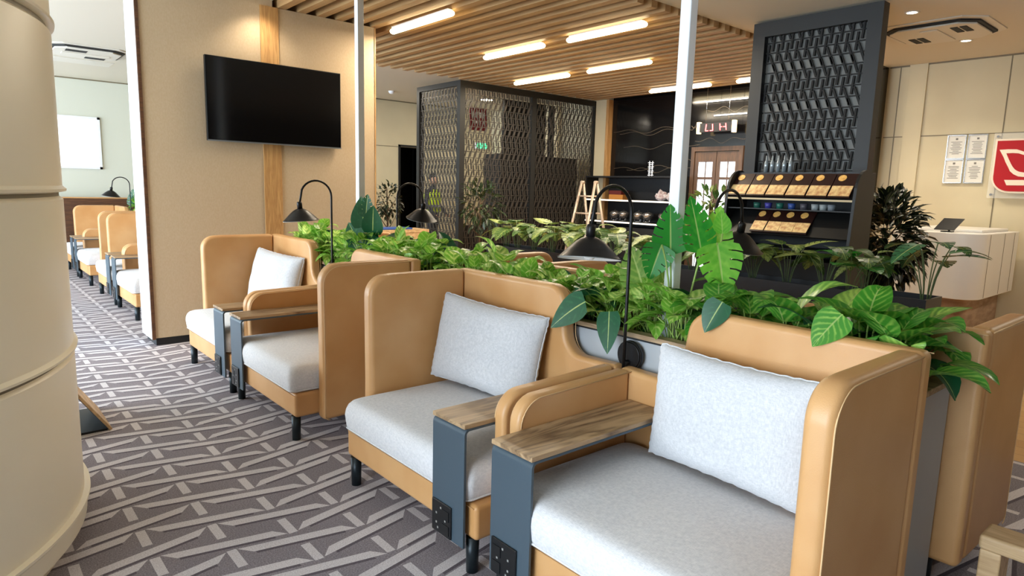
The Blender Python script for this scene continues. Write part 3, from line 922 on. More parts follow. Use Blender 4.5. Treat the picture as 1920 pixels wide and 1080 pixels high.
def pothos_clump(seed, nl=15, L0=.15, spread=.15, hgt=.20, big=1.0):
    random.seed(seed)
    t = bpy.data.objects.new('pothos_plant', None); C.objects.link(t)
    ls = []
    for i in range(nl):
        a = 2 * pi * (i / nl) * 2.4 + random.uniform(-.4, .4)
        tier = i / nl
        rr = spread * (1 - .75 * tier) * random.uniform(.5, 1.1)
        z = .05 + hgt * (.25 + .75 * tier) * random.uniform(.75, 1.1)
        el = radians(random.uniform(-5, 30) + 45 * tier)
        d = (cos(a) * cos(el), sin(a) * cos(el), sin(el))
        L = L0 * random.uniform(.75, 1.2) * big
        ls.append(dict(b=(cos(a) * rr, sin(a) * rr, z), root=(cos(a) * .02, sin(a) * .02, 0), d=d, L=L, W=L * random.uniform(.55, .78),
                       kind=random.choice(['pothos', 'pothos', 'heart']), droop=random.uniform(.9, 1.9), fold=random.uniform(.1, .4), rnd=random.random(), wave=.03))
    plant_parts(t, ls, LEAFV)
    return t
def chair_clamp(v):
    """keeps foliage of the near planter out of the upholstered backs"""
    gap = 1.46 < v.y < 2.14 or 4.32 < v.y < 5.0
    top = 1.075 if not gap else .765
    if v.z < top:
        lo, hi = (2.275, 2.725)
        if gap and v.z > .765: lo, hi = 2.10, 2.9
        v.x = min(max(v.x, lo), hi)
    elif v.z < top + .02: pass
    if abs(v.x - 2.495) > .16 and v.z < .888 and abs(v.x - 2.495) < .235: v.z = .888
    return v
usedp = set()
def put(kind, x, y, z, rz, sc, label, group, cat='plant'):
    """every plant gets leaves of its own"""
    fam, idx = kind
    state = random.getstate()
    sd = 1000 + int(x * 977) + int(y * 7919)
    if fam == 'A': o = pothos_clump(sd, 15, .135, .13, .19, 1.0)
    elif fam == 'B': o = pothos_clump(sd, 11, .185, .11, .19, 1.0)
    else: o = pothos_clump(sd, 9, .18, .11, .15, 1.0)
    if fam == 'B': o.children[0].data.materials[0] = LEAFB
    if fam == 'K': o.children[0].data.materials[0] = LEAFK
    o.location = (x, y, z); o.rotation_euler = (0, 0, rz); o.scale = (sc, sc, sc)
    M = Matrix.Translation((x, y, z)) @ Matrix.Rotation(rz, 4, 'Z') @ Matrix.Diagonal((sc, sc, sc, 1))
    Mi = M.inverted()
    if y < 6:
        for ch in o.children:
            for v in ch.data.vertices: v.co = Mi @ chair_clamp(M @ v.co)
    random.setstate(state)
    tag(o, label, cat, group)
    return o
protos = [('A', i) for i in range(5)]; protosB = [('B', i) for i in range(3)]; protosK = [('K', i) for i in range(2)]
random.seed(5)
# near planter, large leaved end (y .75 - 1.5)
G1 = 'variegated plants in the near planter'
k = 0
for y in [.78, .92, 1.05, 1.18, 1.31, 1.44]:
    for x in (2.40, 2.57):
        pr = protosB[k % 3] if (k % 5 != 4) else protosK[k % 2]
        put(pr, x, y + random.uniform(-.03, .03), .835, random.uniform(0, 6.28), random.uniform(.9, 1.15),
            'large leaved variegated plant behind the nearest armchair, %s from the planter\'s right end, %s row' % (ORD[k // 2], 'front' if k % 2 == 0 else 'rear'), G1)
        k += 1
put(protosK[1], 2.56, .84, .84, 1.0, .95, 'dark green broad leaved plant drooping over the right end of the near planter', G1)
k = 0
for y in [1.58, 1.69, 1.80, 1.91, 2.02, 2.13, 2.24, 2.35, 2.48, 2.62, 2.76, 2.90]:
    for x in (2.39, 2.58):
        if abs(y - 1.775) < .07 and x > 2.45: k += 1; continue
        pr = protos[k % 5] if (k % 7 not in (3,)) else protosK[k % 2]
        put(pr, x + random.uniform(-.02, .02), y + random.uniform(-.03, .03), .835, random.uniform(0, 6.28), random.uniform(.8, 1.08),
            'bright variegated plant around the right post lamp, %s from the right, %s row' % (ORD[k // 2], 'front' if k % 2 == 0 else 'rear'), G1)
        k += 1
k = 0
for y in [3.1, 3.35, 3.6, 3.75, 3.92, 4.08, 4.24, 4.40, 4.56, 4.72, 4.90, 5.05, 5.2, 5.36, 5.52, 5.66]:
    for x in (2.40, 2.58):
        if abs(y - 4.72) < .09 and x > 2.45: k += 1; continue
        pr = protos[(k * 3) % 5] if k % 6 != 5 else protosK[k % 2]
        put(pr, x + random.uniform(-.02, .02), y + random.uniform(-.03, .03), .835, random.uniform(0, 6.28), random.uniform(.95, 1.2),
            'variegated plant near the left white post, %s from the nearer end, %s row' % (ORD[k // 2], 'front' if k % 2 == 0 else 'rear'), G1)
        k += 1
k = 0
for y in [12.5, 12.25, 12.0, 11.75, 11.5, 11.25]:
    put(protos[k % 5], 2.48, y, .835, k * 1.3, 1.3, 'bright green plant in the far left planter, %s from its far end' % ORD[k], 'plants in the far planter')
    k += 1

def mleaf(base, tip, face, W, root, rnd=.5, kind='monstera', droop=.25, fold=.12):
    base, tip = Vector(base), Vector(tip)
    return dict(b=tuple(base), d=tuple(tip - base), up=face, L=(tip - base).length, W=W, kind=kind, droop=droop, fold=fold, rnd=rnd, root=root)
toward = (-.75, -.62, .25)
# monstera by the right post (coordinates relative to the plant)
def monstera(loc, specs, lm, label, cat='plant', group=None):
    t = thing('monstera_plant', label, cat, loc, group=group)
    plant_parts(t, [mleaf(*s[:4], s[4], *(s[5:])) for s in specs], lm, STEM, .0045)
    return t
monstera((2.44, 1.72, .835), [
    ((0, .03, .40), (.02, .06, .62), toward, .17, (0, 0, 0), .3),
    ((.04, -.10, .42), (0, -.06, .66), (-.5, -.8, .2), .16, (0.02, -.02, 0), .7),
    ((-.04, .05, .44), (-.06, .10, .28), toward, .15, (0, 0, 0), .2),
    ], LEAFM, 'tall glossy split leaf plant in front of the right white post')
monstera((2.52, 1.60, .835), [
    ((0, -.03, .46), (0.0, -.09, .23), toward, .20, (0, 0, 0), .75),
    ((.04, .02, .40), (.05, .0, .62), toward, .17, (0, 0, 0), .9),
    ((0.02, -.04, .50), (0.03, -.02, .60), toward, .08, (0, 0, 0), .7, 'pothos'),
    ], LEAFL, 'bright lime split leaf plant just right of the right white post')
monstera((2.42, 1.86, .835), [
    ((0, .02, .24), (0, .10, .42), toward, .19, (0, 0, 0), .6),
    ], LEAFY, 'pale yellow green split leaf left of the right white post')
monstera((2.46, 4.60, .835), [
    ((0, .03, .34), (0, .07, .58), toward, .2, (0, 0, 0), .3, 'heart'),
    ((.02, -.07, .30), (0, -.12, .52), toward, .18, (0, 0, 0), .2, 'heart'),
    ((-.05, .05, .24), (-.07, .14, .38), toward, .16, (0, 0, 0), .5, 'heart'),
    ((.0, -.05, .18), (0, -.17, .34), toward, .17, (0, 0, 0), .3, 'heart'),
    ((.0, .0, .42), (0, -.03, .60), toward, .14, (0, 0, 0), .4, 'monstera'),
    ((-.04, .02, .12), (-.08, .1, .26), toward, .16, (0, 0, 0), .3, 'heart'),
    ], LEAFK, 'dark green leafy plant in front of the left white post')
monstera((2.45, 12.75, .835), [((0, .0, .22), (0, .05, .5), toward, .26, (0, 0, 0), .3), ((0, -.05, .2), (0, -.2, .42), toward, .24, (0, 0, 0), .3)], LEAFK,
         'dark split leaf plant in the far left planter near the white wall end')
# single big leaves spilling over the rims
t = thing('monstera_plant', 'blue green broad leaf drooping over the edge of the second armchair', 'plant', (2.36, 2.05, .835))
def rel(o, p): return tuple(Vector(p) - Vector(o))
def drape(o, base, tip, up, W, root=(0, 0, 0), droop=.35):
    return mleaf(rel(o, base), rel(o, tip), up, W, root, .35, 'heart', droop, .12)
o_ = (2.36, 2.05, .835)
plant_parts(t, [drape(o_, (2.19, 2.02, 1.0), (2.135, 2.205, .875), (-.8, -.3, .5), .15), drape(o_, (2.22, 1.90, .97), (2.15, 1.84, .80), (-.8, -.3, .5), .11)], LEAFK, STEM, .003)
t = thing('monstera_plant', 'single dark leaf hanging over the top of the nearest armchair back', 'plant', (2.42, 1.38, .86))
o_ = (2.42, 1.38, .86)
plant_parts(t, [drape(o_, (2.20, 1.33, 1.10), (2.145, 1.37, .985), (-.9, -.2, .35), .11, droop=.3)], LEAFK, STEM, .003)
t = thing('monstera_plant', 'veined leaf folded over the armchair back, nearer the right wing', 'plant', (2.42, .98, .86))
o_ = (2.42, .98, .86)
plant_parts(t, [drape(o_, (2.22, .90, 1.12), (2.15, .965, 1.015), (-.9, -.2, .4), .12, droop=.3)], LEAFB, STEM, .003)

# ------------------------------------------------------------------ dark planter row with potted foliage
t = thing('black_planter_box', 'long glossy black planter box between the seating and the snack rack', 'planter', (5.16, 3.89, 0))
b = BM()
for q in ((-.16, -.145, -2.4, 2.4), (.145, .16, -2.4, 2.4), (-.145, .145, -2.4, -2.385), (-.145, .145, 2.385, 2.4)): box(b, *q, 0, .83)
obj('body', b, POTK, t)
bxo('soil', (-.144, .144, -2.384, 2.384, .05, .79), SOIL, t)
def putc(proto, x, y, z, rz, sc, label, group, cat='plant'):
    if proto.name in usedp: o = copy_tree(proto)
    else: o = proto; usedp.add(proto.name)
    o.location = (x, y, z); o.rotation_euler = (0, 0, rz); o.scale = (sc, sc, sc)
    return tag(o, label, cat, group)
def monstera_small(seed, lm, n=8, H=.30, L=.2):
    random.seed(seed)
    o = bpy.data.objects.new('split_leaf_plant', None); C.objects.link(o)
    ls = []
    for i in range(n):
        a = 2 * pi * i / n + random.uniform(-.35, .35)
        rr = random.uniform(.06, .17); z = H * random.uniform(.7, 1.1)
        el = radians(random.uniform(-25, 25))
        LL = L * random.uniform(.8, 1.15)
        ls.append(dict(b=(cos(a) * rr, sin(a) * rr, z), root=(cos(a) * .02, sin(a) * .02, -.03), d=(cos(a) * cos(el), sin(a) * cos(el), sin(el)), L=LL, W=LL * .8,
                       kind='monstera', droop=random.uniform(.4, 1.3), fold=.1, rnd=random.random()))
    plant_parts(o, ls, lm, STEMD, .0035)
    return o
ms = [monstera_small(s, LEAFD, 9, .31, .24) for s in (41, 42, 43)]
msg = monstera_small(44, LEAFM, 5, .3, .22)
mst = monstera_small(45, LEAFK, 9, .36, .21)
random.seed(9)
k = 0
for y in [1.95, 2.25, 2.55, 2.85, 3.15, 3.45, 3.8, 4.1, 4.4, 4.7, 5.0, 5.3, 5.6, 5.9, 6.1]:
    putc(ms[k % 3], 5.16, y, .79, random.uniform(0, 6.28), random.uniform(.9, 1.1), 'dark split leaf plant in the black planter box, %s from the reception desk side' % ORD[k], 'plants in the black planter box')
    k += 1
putc(msg, 5.08, 2.03, .79, .5, 1.0, 'brighter green split leaf plant standing out in the black planter box', 'plants in the black planter box')
putc(mst, 5.12, 1.53, .79, 2.2, 1.15, 'spreading dark split leaf plant seen against the white reception desk', None)

# potted leafy shrubs
def shrub(loc, H, rad, label, lm=LEAFN, n=220, seed=1, leafL=.09, potr=.17, poth=.4, trunk=.45):
    random.seed(seed)
    t = thing('potted_shrub', label, 'plant', loc)
    b = BM(); lathe(b, [(.0001, 0), (potr * .8, 0), (potr, poth), (potr * .93, poth), (potr * .9, poth - .04), (.0001, poth - .04)], 24); obj('pot', b, POTK, t)
    b = BM()
    top = H - rad * .9
    tube(b, [(0, 0, poth - .05), (.02, .01, (poth + top) / 2), (0, 0, top + .1)], [.02, .016, .010], 8)
    for i in range(9):
        a = i * 2.4; z0 = poth + (top - poth) * (.35 + .07 * i)
        tube(b, [(0, 0, z0), (cos(a) * rad * .4, sin(a) * rad * .4, z0 + .15), (cos(a) * rad * .7, sin(a) * rad * .7, z0 + .28)], [.009, .006, .003], 6)
    obj('trunk', b, BARK, t)
    lb, uvl, rl = newleafbm()
    zc = (H + poth + trunk) / 2; hz = (H - poth - trunk) / 2
    for i in range(n):
        while True:
            v = Vector((random.uniform(-1, 1), random.uniform(-1, 1), random.uniform(-1, 1)))
            if .35 < v.length < 1: break
        if noise.noise(v * 2.3 + Vector((seed, 0, 0))) < -.22: continue
        p = Vector((v.x * rad, v.y * rad, zc + v.z * hz))
        d = (v.normalized() + Vector((random.uniform(-.6, .6), random.uniform(-.6, .6), random.uniform(-.5, .3)))).normalized()
        LL = leafL * random.uniform(.7, 1.2)
        leaf(lb, p, d, (random.uniform(-.4, .4), random.uniform(-.4, .4), 1), LL, LL * .45, 'lance', .8, .2, random.random(), 3, uvl, rl)
    obj('foliage', lb, lm, t)
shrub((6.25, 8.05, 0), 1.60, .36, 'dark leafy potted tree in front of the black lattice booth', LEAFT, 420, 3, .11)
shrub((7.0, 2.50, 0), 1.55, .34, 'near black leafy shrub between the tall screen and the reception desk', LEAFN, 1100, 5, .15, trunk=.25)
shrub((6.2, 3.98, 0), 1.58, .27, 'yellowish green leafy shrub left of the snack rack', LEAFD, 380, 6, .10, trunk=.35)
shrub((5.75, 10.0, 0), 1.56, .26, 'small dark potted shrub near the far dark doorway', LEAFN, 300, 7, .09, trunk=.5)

# ------------------------------------------------------------------ lattice screens
def lattice(bm, f3, U, V, su=.102, sv=.098, th=.006, sl2=(.30, -.12)):
    """fills the rectangle 0..U, 0..V; f3(u, v, w) -> point"""
    def bar(u0, v0, u1, v1, wd, t0, t1):
        a = Vector((u0, v0)); c = Vector((u1, v1)); d = (c - a).normalized(); nn = Vector((-d.y, d.x)) * wd / 2
        q = [a + nn, a - nn, c - nn, c + nn]
        A = [bm.verts.new(f3(p.x, p.y, t0)) for p in q]; B = [bm.verts.new(f3(p.x, p.y, t1)) for p in q]
        bm.faces.new(A); bm.faces.new(B[::-1])
        for i in range(4): bm.faces.new((A[i], B[i], B[(i + 1) % 4], A[(i + 1) % 4]))
    nv = int(V / sv) + 1
    for c in range(nv + 1):
        vc = c * sv
        sg = 1 if c % 4 in (0, 3) else -1
        off = (c % 2) * su * .52
        nu = int(U / su) + 2
        for r in range(-1, nu):
            ub = r * su + off + su / 2
            sl = sl2[0] if sg > 0 else sl2[1]
            h = .84 * sv
            v0, v1 = max(0, vc - h), min(V, vc + h)
            if v1 - v0 > .02:
                ua, ub2 = ub + sl * (v0 - vc), ub + sl * (v1 - vc)
                if 0 < min(ua, ub2) and max(ua, ub2) < U: bar(ua, v0, ub2, v1, .019, -th, th)
            uc = r * su + off
            if vc < V:
                a, d = max(0, uc - su * .42), min(U, uc + su * .42)
                if d - a > .01: bar(a, vc, d, vc, .011, -th * .6, th * .6)
    bmesh.ops.recalc_face_normals(bm, faces=bm.faces[:])

# left booth
t = thing('lattice_booth', 'large black lattice screen booth left of the dark wall', 'screen', (6.2, 8.53, 0))
L1, L2, HB = 1.25, 3.16, 3.155
for (x, y) in ((0, 0), (0, L1 - .08), (1.52, 0), (L2 - .08, 0), (L2 - .08, L1 - .08)):
    bxo('post', (x, x + .1, y, y + .08, 0, HB), FRAMEK, t)
bxo('top_rail', (.1, 1.52, .0, .06, HB - .10, HB), FRAMEK, t); bxo('top_rail', (1.62, L2 - .08, .0, .06, HB - .10, HB), FRAMEK, t)
bxo('top_rail', (.0, .06, .08, L1 - .08, HB - .08, HB), FRAMEK, t)
bxo('bottom_rail', (.1, 1.52, .0, .06, 0, .12), FRAMEK, t); bxo('bottom_rail', (1.62, L2 - .08, .0, .06, 0, .12), FRAMEK, t); bxo('bottom_rail', (0, .06, .08, L1 - .08, 0, .12), FRAMEK, t)
b = BM(); lattice(b, lambda u, v, w: (.1 + u, .03 + w, .12 + v), 1.42, HB - .22); obj('lattice_panel', b, LATK, t)
b = BM(); lattice(b, lambda u, v, w: (1.62 + u, .03 + w, .12 + v), 1.46, HB - .22); obj('lattice_panel', b, LATK, t)
b = BM(); lattice(b, lambda u, v, w: (.03 + w, .08 + u, .12 + v), L1 - .16, HB - .2, .094); obj('lattice_panel', b, LATK, t)
bxo('storage_cabinet', (7.30, 9.2, 8.85, 9.3, 0, 2.1), BLKM)
tag(bpy.data.objects['storage_cabinet'], 'tall black cabinet block seen through the lattice booth', 'cabinet')
bxo('tall_back_board', (8.2, 9.29, 9.86, 9.92, 0, 3.19), BLKM)
tag(bpy.data.objects['tall_back_board'], 'tall black board closing the back of the lattice booth', 'board')
bxo('low_screen_wall', (6.36, 7.2, 8.72, 8.76, 0, .9), BLKM)
tag(bpy.data.objects['low_screen_wall'], 'low black board behind the lattice near the potted tree', 'board')
# right tall screen
t = thing('tall_lattice_screen', 'tall black lattice screen behind the snack rack', 'screen', (6.3, 2.47, 0))
SW, SH = 1.215, 3.2
for y in (0, SW - .125): bxo('post', (0, .12, y, y + .125, 0, SH), FRAMEK, t)
bxo('top_rail', (0, .12, .125, SW - .125, SH - .14, SH), FRAMEK, t); bxo('bottom_rail', (0, .12, .125, SW - .125, 0, .12), FRAMEK, t)
b = BM(); lattice(b, lambda u, v, w: (.05 + w, .125 + u, .12 + v), SW - .25, SH - .26, .094, .096, .008, (.40, -.08)); obj('lattice_panel', b, LATD, t)
bxo('backing_sheet', (.066, .072, .125, SW - .125, .12, SH - .14), SMOKE, t, label='grey glossy backing sheet')

# ------------------------------------------------------------------ black wall and its door
b = BM(); box(b, 9.40, XE - .001, 3.62, 5.50, 0, 3.219); box(b, 9.40, XE - .001, 6.43, 8.19, 0, 3.219); box(b, 9.40, XE - .001, 5.50, 6.43, 2.26, 3.219)
obj('wall_black', b, BLKGLOSS, kind='structure')
bxo('wall_pillar', (9.30, XE - .001, 8.25, 8.52, 0, 3.155), WALLB, kind='structure')
bxo('trim_8', (9.28, XE - .002, 8.19, 8.25, 0, 3.155), OAKV, kind='structure')
# wavy gold lines
b = BM()
random.seed(2)
for zl, y0, y1 in ((2.58, 8.15, 6.5), (2.54, 8.0, 6.5), (2.30, 7.9, 6.3), (1.93, 8.1, 6.45), (1.90, 7.8, 6.5), (2.36, 6.4, 5.5), (2.55, 6.5, 6.25), (2.60, 6.5, 6.25), (2.83, 6.2, 5.4), (2.05, 6.8, 6.45)):
    n = 24; ph = random.uniform(0, 6)
    pts = [(9.397, y0 + (y1 - y0) * i / n, zl + .05 * sin(ph + i * .5) * sin(pi * i / n)) for i in range(n + 1)]
    tube(b, pts, .0032, 5)
obj('trim_9', b, GOLD, kind='structure', label='thin wavy gilt lines across the black wall')
for z, ya, yb, lab in ((2.966, 6.22, 5.49, 'upper thin white reflected light line on the black wall'), (2.742, 6.06, 5.49, 'lower thin white reflected light line on the black wall')):  # glowing strips stand in for lamp reflections in the glossy wall
    t = thing('wall_reflection_line', lab, 'reflection', (9.38, (ya + yb) / 2, z))
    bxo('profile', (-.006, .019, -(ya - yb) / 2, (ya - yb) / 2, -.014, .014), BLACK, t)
    bxo('reflection_glow', (-.012, -.0065, -(ya - yb) / 2, (ya - yb) / 2, -.009, .009), GLOWW, t)
# doors
t = bpy.data.objects.new('door_2', None); C.objects.link(t); t.location = (9.38, 5.965, 0); t['kind'] = 'structure'; t['label'] = 'wooden double door with bright glass panes'
b = BM()
box(b, -.02, .06, -.465, -.40, 0, 2.26); box(b, -.02, .06, .40, .465, 0, 2.26); box(b, -.02, .06, -.4, .4, 2.19, 2.26)
obj('door_frame', b, DOORW, t)
for s in (-1, 1):
    a, c = (.005, .395) if s > 0 else (-.395, -.005)
    b = BM(); box(b, 0, .04, a, a + .06, .02, 2.18); box(b, 0, .04, c - .06, c, .02, 2.18)
    for z in ((.02, .14), (1.74, 1.78), (2.02, 2.18)): box(b, 0, .04, a + .06, c - .06, *z)
    box(b, 0.01, .03, (a + c) / 2 - .008, (a + c) / 2 + .008, .14, 2.02)
    lf = obj('door_leaf', b, DOORW, t)
    bxo('pane', (.018, .024, a + .06, c - .06, .14, 2.02), DOORG, lf)
    b = BM(); cyl(b, (-.03, a + .03 if s > 0 else c - .03, .9), (-.03, a + .03 if s > 0 else c - .03, 1.3), .01, n=10); obj('door_handle', b, STEEL, lf)
# lantern sign with red digits
t = thing('lit_sign', 'red lit sign with two glowing ends above the wooden door', 'sign', (9.2, 5.89, 2.54))
b = BM()
for y in (-.33, .29): box(b, -.03, .03, y, y + .05, -.09, .09)
obj('end_lamp', b, LEDG, t)
bxo('sign_box', (-.02, .02, -.28, .29, -.07, .07), BLKM, t)
b = BM()
def stroke(y0, z0, y1, z1, w=.012):
    a = Vector((y0, z0)); c = Vector((y1, z1)); d = (c - a).normalized(); nn = Vector((-d.y, d.x)) * w / 2
    q = [a + nn, a - nn, c - nn, c + nn]
    A = [b.verts.new((-.0205, p.x, p.y)) for p in q]; B = [b.verts.new((-.027, p.x, p.y)) for p in q]
    b.faces.new(A); b.faces.new(B[::-1])
    for i in range(4): b.faces.new((A[i], B[i], B[(i + 1) % 4], A[(i + 1) % 4]))
for q in ((.17, .05, .18, -.05), (.18, -.05, .13, -.05), (.06, .05, .05, -.05), (.05, -.05, .10, -.05), (-.07, .05, -.08, -.05), (-.07, 0, -.11, 0), (-.17, .05, -.185, -.05), (-.17, 0, -.13, 0)): stroke(*q)
obj('red_lettering', b, LEDR, t)
b = BM()
for y in (-.2, .2): cyl(b, (0, y, .07), (0, y, CZ - 2.54 - .062), .003, n=6)
obj('suspension_wire', b, STEEL, t)
# small white vertical lettering on the black wall
t = thing('wall_lettering', 'small white vertical lettering on the black wall', 'sign', (9.395, 7.26, 1.70))
b = BM()
def st2(y0, z0, y1, z1, w=.008):
    a = Vector((y0, z0)); c = Vector((y1, z1)); d = (c - a).normalized(); nn = Vector((-d.y, d.x)) * w / 2
    q = [a + nn, a - nn, c - nn, c + nn]
    A = [b.verts.new((0, p.x, p.y)) for p in q]; B = [b.verts.new((-.006, p.x, p.y)) for p in q]
    b.faces.new(A); b.faces.new(B[::-1])
    for i in range(4): b.faces.new((A[i], B[i], B[(i + 1) % 4], A[(i + 1) % 4]))
for z in (.32, .25, .18, .11): 
    st2(-.06, z, .06, z); st2(-.03, z - .03, -.035, z + .03); st2(.03, z - .03, .03, z + .03); st2(-.05, z - .03, .05, z - .035)
for y in (-.06, -.02, .02, .06): st2(y, .0, y - .008, .06)
obj('letters', b, emit('white_letters', (1, 1, 1), .5), t)

# back counter with shelves and things on it
t = thing('back_counter', 'black shelved counter against the black wall', 'counter', (9.0, 7.3, 0))
b = BM(); box(b, .38, .398, -.85, 1.1, 0, 1.78); box(b, -.02, .38, 1.08, 1.1, 0, 1.78); box(b, -.02, .38, -.85, -.83, 0, 1.78); box(b, -.02, .38, -.83, 1.08, 1.755, 1.78)
obj('carcass', b, BLKM, t)
for z in (.985, 1.365): 
    bxo('shelf', (-.02, .379, -.829, 1.079, z - .02, z), BLKM, t)
    bxo('shelf_edge', (-.026, -.0205, -.829, 1.079, z - .022, z + .004), emit('shelf_edge_light_%d' % int(z * 100), (1, .93, .82), .75), t, label='white lit shelf edge')
bxo('base_cabinet', (-.02, .379, -.829, 1.079, 0, .9), BLKM, t)
t = thing('cardboard_box', 'small orange brown box on the upper counter shelf', 'box', (9.15, 7.73, 1.366))
b = BM(); box(b, -.1, .1, -.16, .16, 0, .09); obj('carton', b, CARD, t)
b = BM(); box(b, -.1, .1, -.12, .16, .091, .16); obj('red_packet', b, mat('dark_red', srgb(96, 30, 26), .6), t)
def bag(loc, s, lab, seed):
    b = BM(); bmesh.ops.create_icosphere(b, subdivisions=3, radius=1)
    for v in b.verts:
        nn = noise.noise(v.co * 2.5 + Vector((seed, 0, 0)))
        v.co = Vector((v.co.x * s * .6, v.co.y * s, (v.co.z + 1) * s * .75)) * (1 + .3 * nn)
        v.co.z = max(v.co.z, 0)
    o = obj('plastic_bag', b, WHITEBAG, None); o.location = loc
    tag(o, lab, 'bag', 'white bags on the upper shelf')
bag((9.12, 6.80, 1.366), .11, 'crumpled white bag on the upper shelf, left one behind the white post', 2)
bag((9.14, 6.60, 1.366), .10, 'crumpled white bag on the upper shelf, right one behind the white post', 8)
def dish(y, lab):
    t = thing('warming_pot', lab, 'pot', (9.12, y, .986), group='steel pots on the lower shelf')
    b = BM(); lathe(b, [(.0001, .06), (.085, .06), (.095, .13), (.099, .135), (.08, .17), (.03, .19), (.0001, .192)], 24); obj('bowl', b, STEEL, t)
    b = BM(); cyl(b, (0, 0, .19), (0, 0, .215), .012, n=10); obj('knob', b, BLACK, t)
    b = BM()
    for a in range(3): cyl(b, (.07 * cos(a * 2.1), .07 * sin(a * 2.1), 0), (.06 * cos(a * 2.1), .06 * sin(a * 2.1), .08), .005, n=6)
    tube(b, [(.08 * cos(a * .4), .08 * sin(a * .4), .02) for a in range(16)], .004, 5, closed=True)
    obj('stand', b, STEEL, t)
for i, y in enumerate((7.78, 7.58, 7.25, 7.05, 6.72, 6.56)):
    dish(y, 'shiny steel pot on the lower shelf, %s from the ladder side' % ORD[i])

# step ladder
t = thing('step_ladder', 'aluminium folding ladder standing before the black wall', 'ladder', (8.1, 7.50, 0))
b = BM()
for s in (-1, 1):
    for dx in (-.42, .42):
        cyl(b, (dx, s * .16 * (1.35), 0), (dx * .04, s * .15, 1.66), .022, n=8)
obj('rail', b, ALU, t)
for s in (-1, 1):
    b = BM(); cyl(b, (-.03, s * .15, 1.645), (.03, s * .15, 1.645), .03, n=12); obj('hinge', b, ALU, t)
for dx in (-1, 1):
    for k2 in range(5):
        z = .3 + k2 * .28; f = 1 - z / 1.66
        b = BM(); cyl(b, (dx * (.42 * f + .017 * (1 - f)), -(.216 * f + .15 * (1 - f)), z), (dx * (.42 * f + .017 * (1 - f)), (.216 * f + .15 * (1 - f)), z), .014, n=8)
        obj('rung', b, ALU, t)

# ------------------------------------------------------------------ snack rack
t = thing('snack_rack', 'black slanted display rack before the tall lattice screen', 'display rack', (5.75, 2.89, 0))
HW = .585
sp = [(.30, 0), (.30, 1.72)] + arc(.13, 1.55, .19, 60, 170, 8) + [(-.07, 1.45), (-.10, 1.1), (-.12, 0)]
for s in (-1, 1):
    b = BM(); prism(b, sp, lambda u, v, w: (u, w, v), s * HW - .012, s * HW + .012)
    obj('side_panel', b, BLACK, t)
def slanted(name, z0, z1, x0, x1, y0, y1, m, par, th=.012, lift=0):
    b = BM()
    A = [(x0, y0, z0), (x0, y1, z0), (x1, y1, z1), (x1, y0, z1)]
    nrm = Vector((-(z1 - z0), 0, x1 - x0)).normalized()
    plate(b, [Vector(p) + nrm * lift for p in A], nrm, th)
    return obj(name, b, m, par)
slanted('shelf', 1.475, 1.695, -.05, .12, -HW + .013, HW - .013, BLACK, t)
bxo('shelf', (-.05, .28, -HW + .013, HW - .013, 1.38, 1.39), BLACK, t)
slanted('shelf', 1.15, 1.36, -.08, .10, -HW + .013, HW - .013, BLACK, t)
bxo('back_panel', (.285, .297, -HW + .013, HW - .013, .3, 1.70), BLKM, t)
bxo('shelf', (-.10, .28, -HW + .013, HW - .013, 1.03, 1.045), BLACK, t)
bxo('base_cabinet', (-.10, .28, -HW + .013, HW - .013, .0, .95), BLKM, t)
bxo('shelf_lip', (-.066, -.052, -HW + .013, HW - .013, 1.468, 1.484), mat('lip_gold', srgb(200, 176, 130), .4), t, label='pale front lip')
GOLDY = mat('gold_medallion', srgb(232, 168, 84), .4, col2=srgb(255, 206, 120), nscale=40)
SNACKP = mat('snack_print', srgb(206, 148, 96), .5, col2=srgb(246, 216, 150), nscale=28, detail=5)
SNACKK = mat('snack_dark', srgb(44, 20, 16), .4)
def snack(y, z0, z1, x0, x1, wd, lab, grp):
    t2 = thing('snack_box', lab, 'snack box', (5.75, y, 0), group=grp)
    zm = z0 + (z1 - z0) * .47; xm = x0 + (x1 - x0) * .47
    slanted('carton', z0, z1, x0, x1, -wd / 2, wd / 2, SNACKK, t2, .014, .0125)
    slanted('printed_front', z0 + .008, zm, x0 + .006, xm, -wd / 2 + .004, wd / 2 - .004, SNACKP, t2, .003, .027)
    nrm = Vector((-(z1 - z0), 0, x1 - x0)).normalized()
    cc = Vector((x0 + (x1 - x0) * .80, wd * .18, z0 + (z1 - z0) * .80)) + nrm * .0275
    b = BM()
    d = Vector((x1 - x0, 0, z1 - z0)).normalized()
    vs = [b.verts.new(cc + Vector((0, 1, 0)) * .034 * cos(2 * pi * i / 20) + d * .034 * sin(2 * pi * i / 20)) for i in range(20)]
    ws = [b.verts.new(v.co + nrm * .004) for v in vs]
    b.faces.new(vs); b.faces.new(ws[::-1])
    for i in range(20): b.faces.new((vs[i], ws[i], ws[(i + 1) % 20], vs[(i + 1) % 20]))
    bmesh.ops.recalc_face_normals(b, faces=b.faces[:])
    obj('gold_medallion', b, GOLDY, t2)
for i in range(6):
    y = 3.375 - i * .188
    snack(y, 1.49, 1.69, -.05, .12, .18, 'packaged snack with round gold seal on the top shelf, %s from the left' % ORD[i], 'snack boxes on the top shelf')
for i, y in enumerate((3.13, 2.99, 2.86, 2.73)):
    snack(y, 1.165, 1.355, -.08, .10, .135, 'packaged snack on the lower slanted shelf, %s from the left' % ORD[i], 'snack boxes on the lower shelf')
cols = [srgb(30, 90, 80), srgb(60, 60, 150), srgb(30, 100, 90), srgb(50, 80, 150), srgb(80, 80, 90), srgb(150, 160, 165), srgb(150, 160, 165), srgb(120, 130, 140)]
cn = ['dark green', 'violet blue', 'teal', 'blue', 'dark grey', 'first silvery', 'second silvery', 'third silvery']
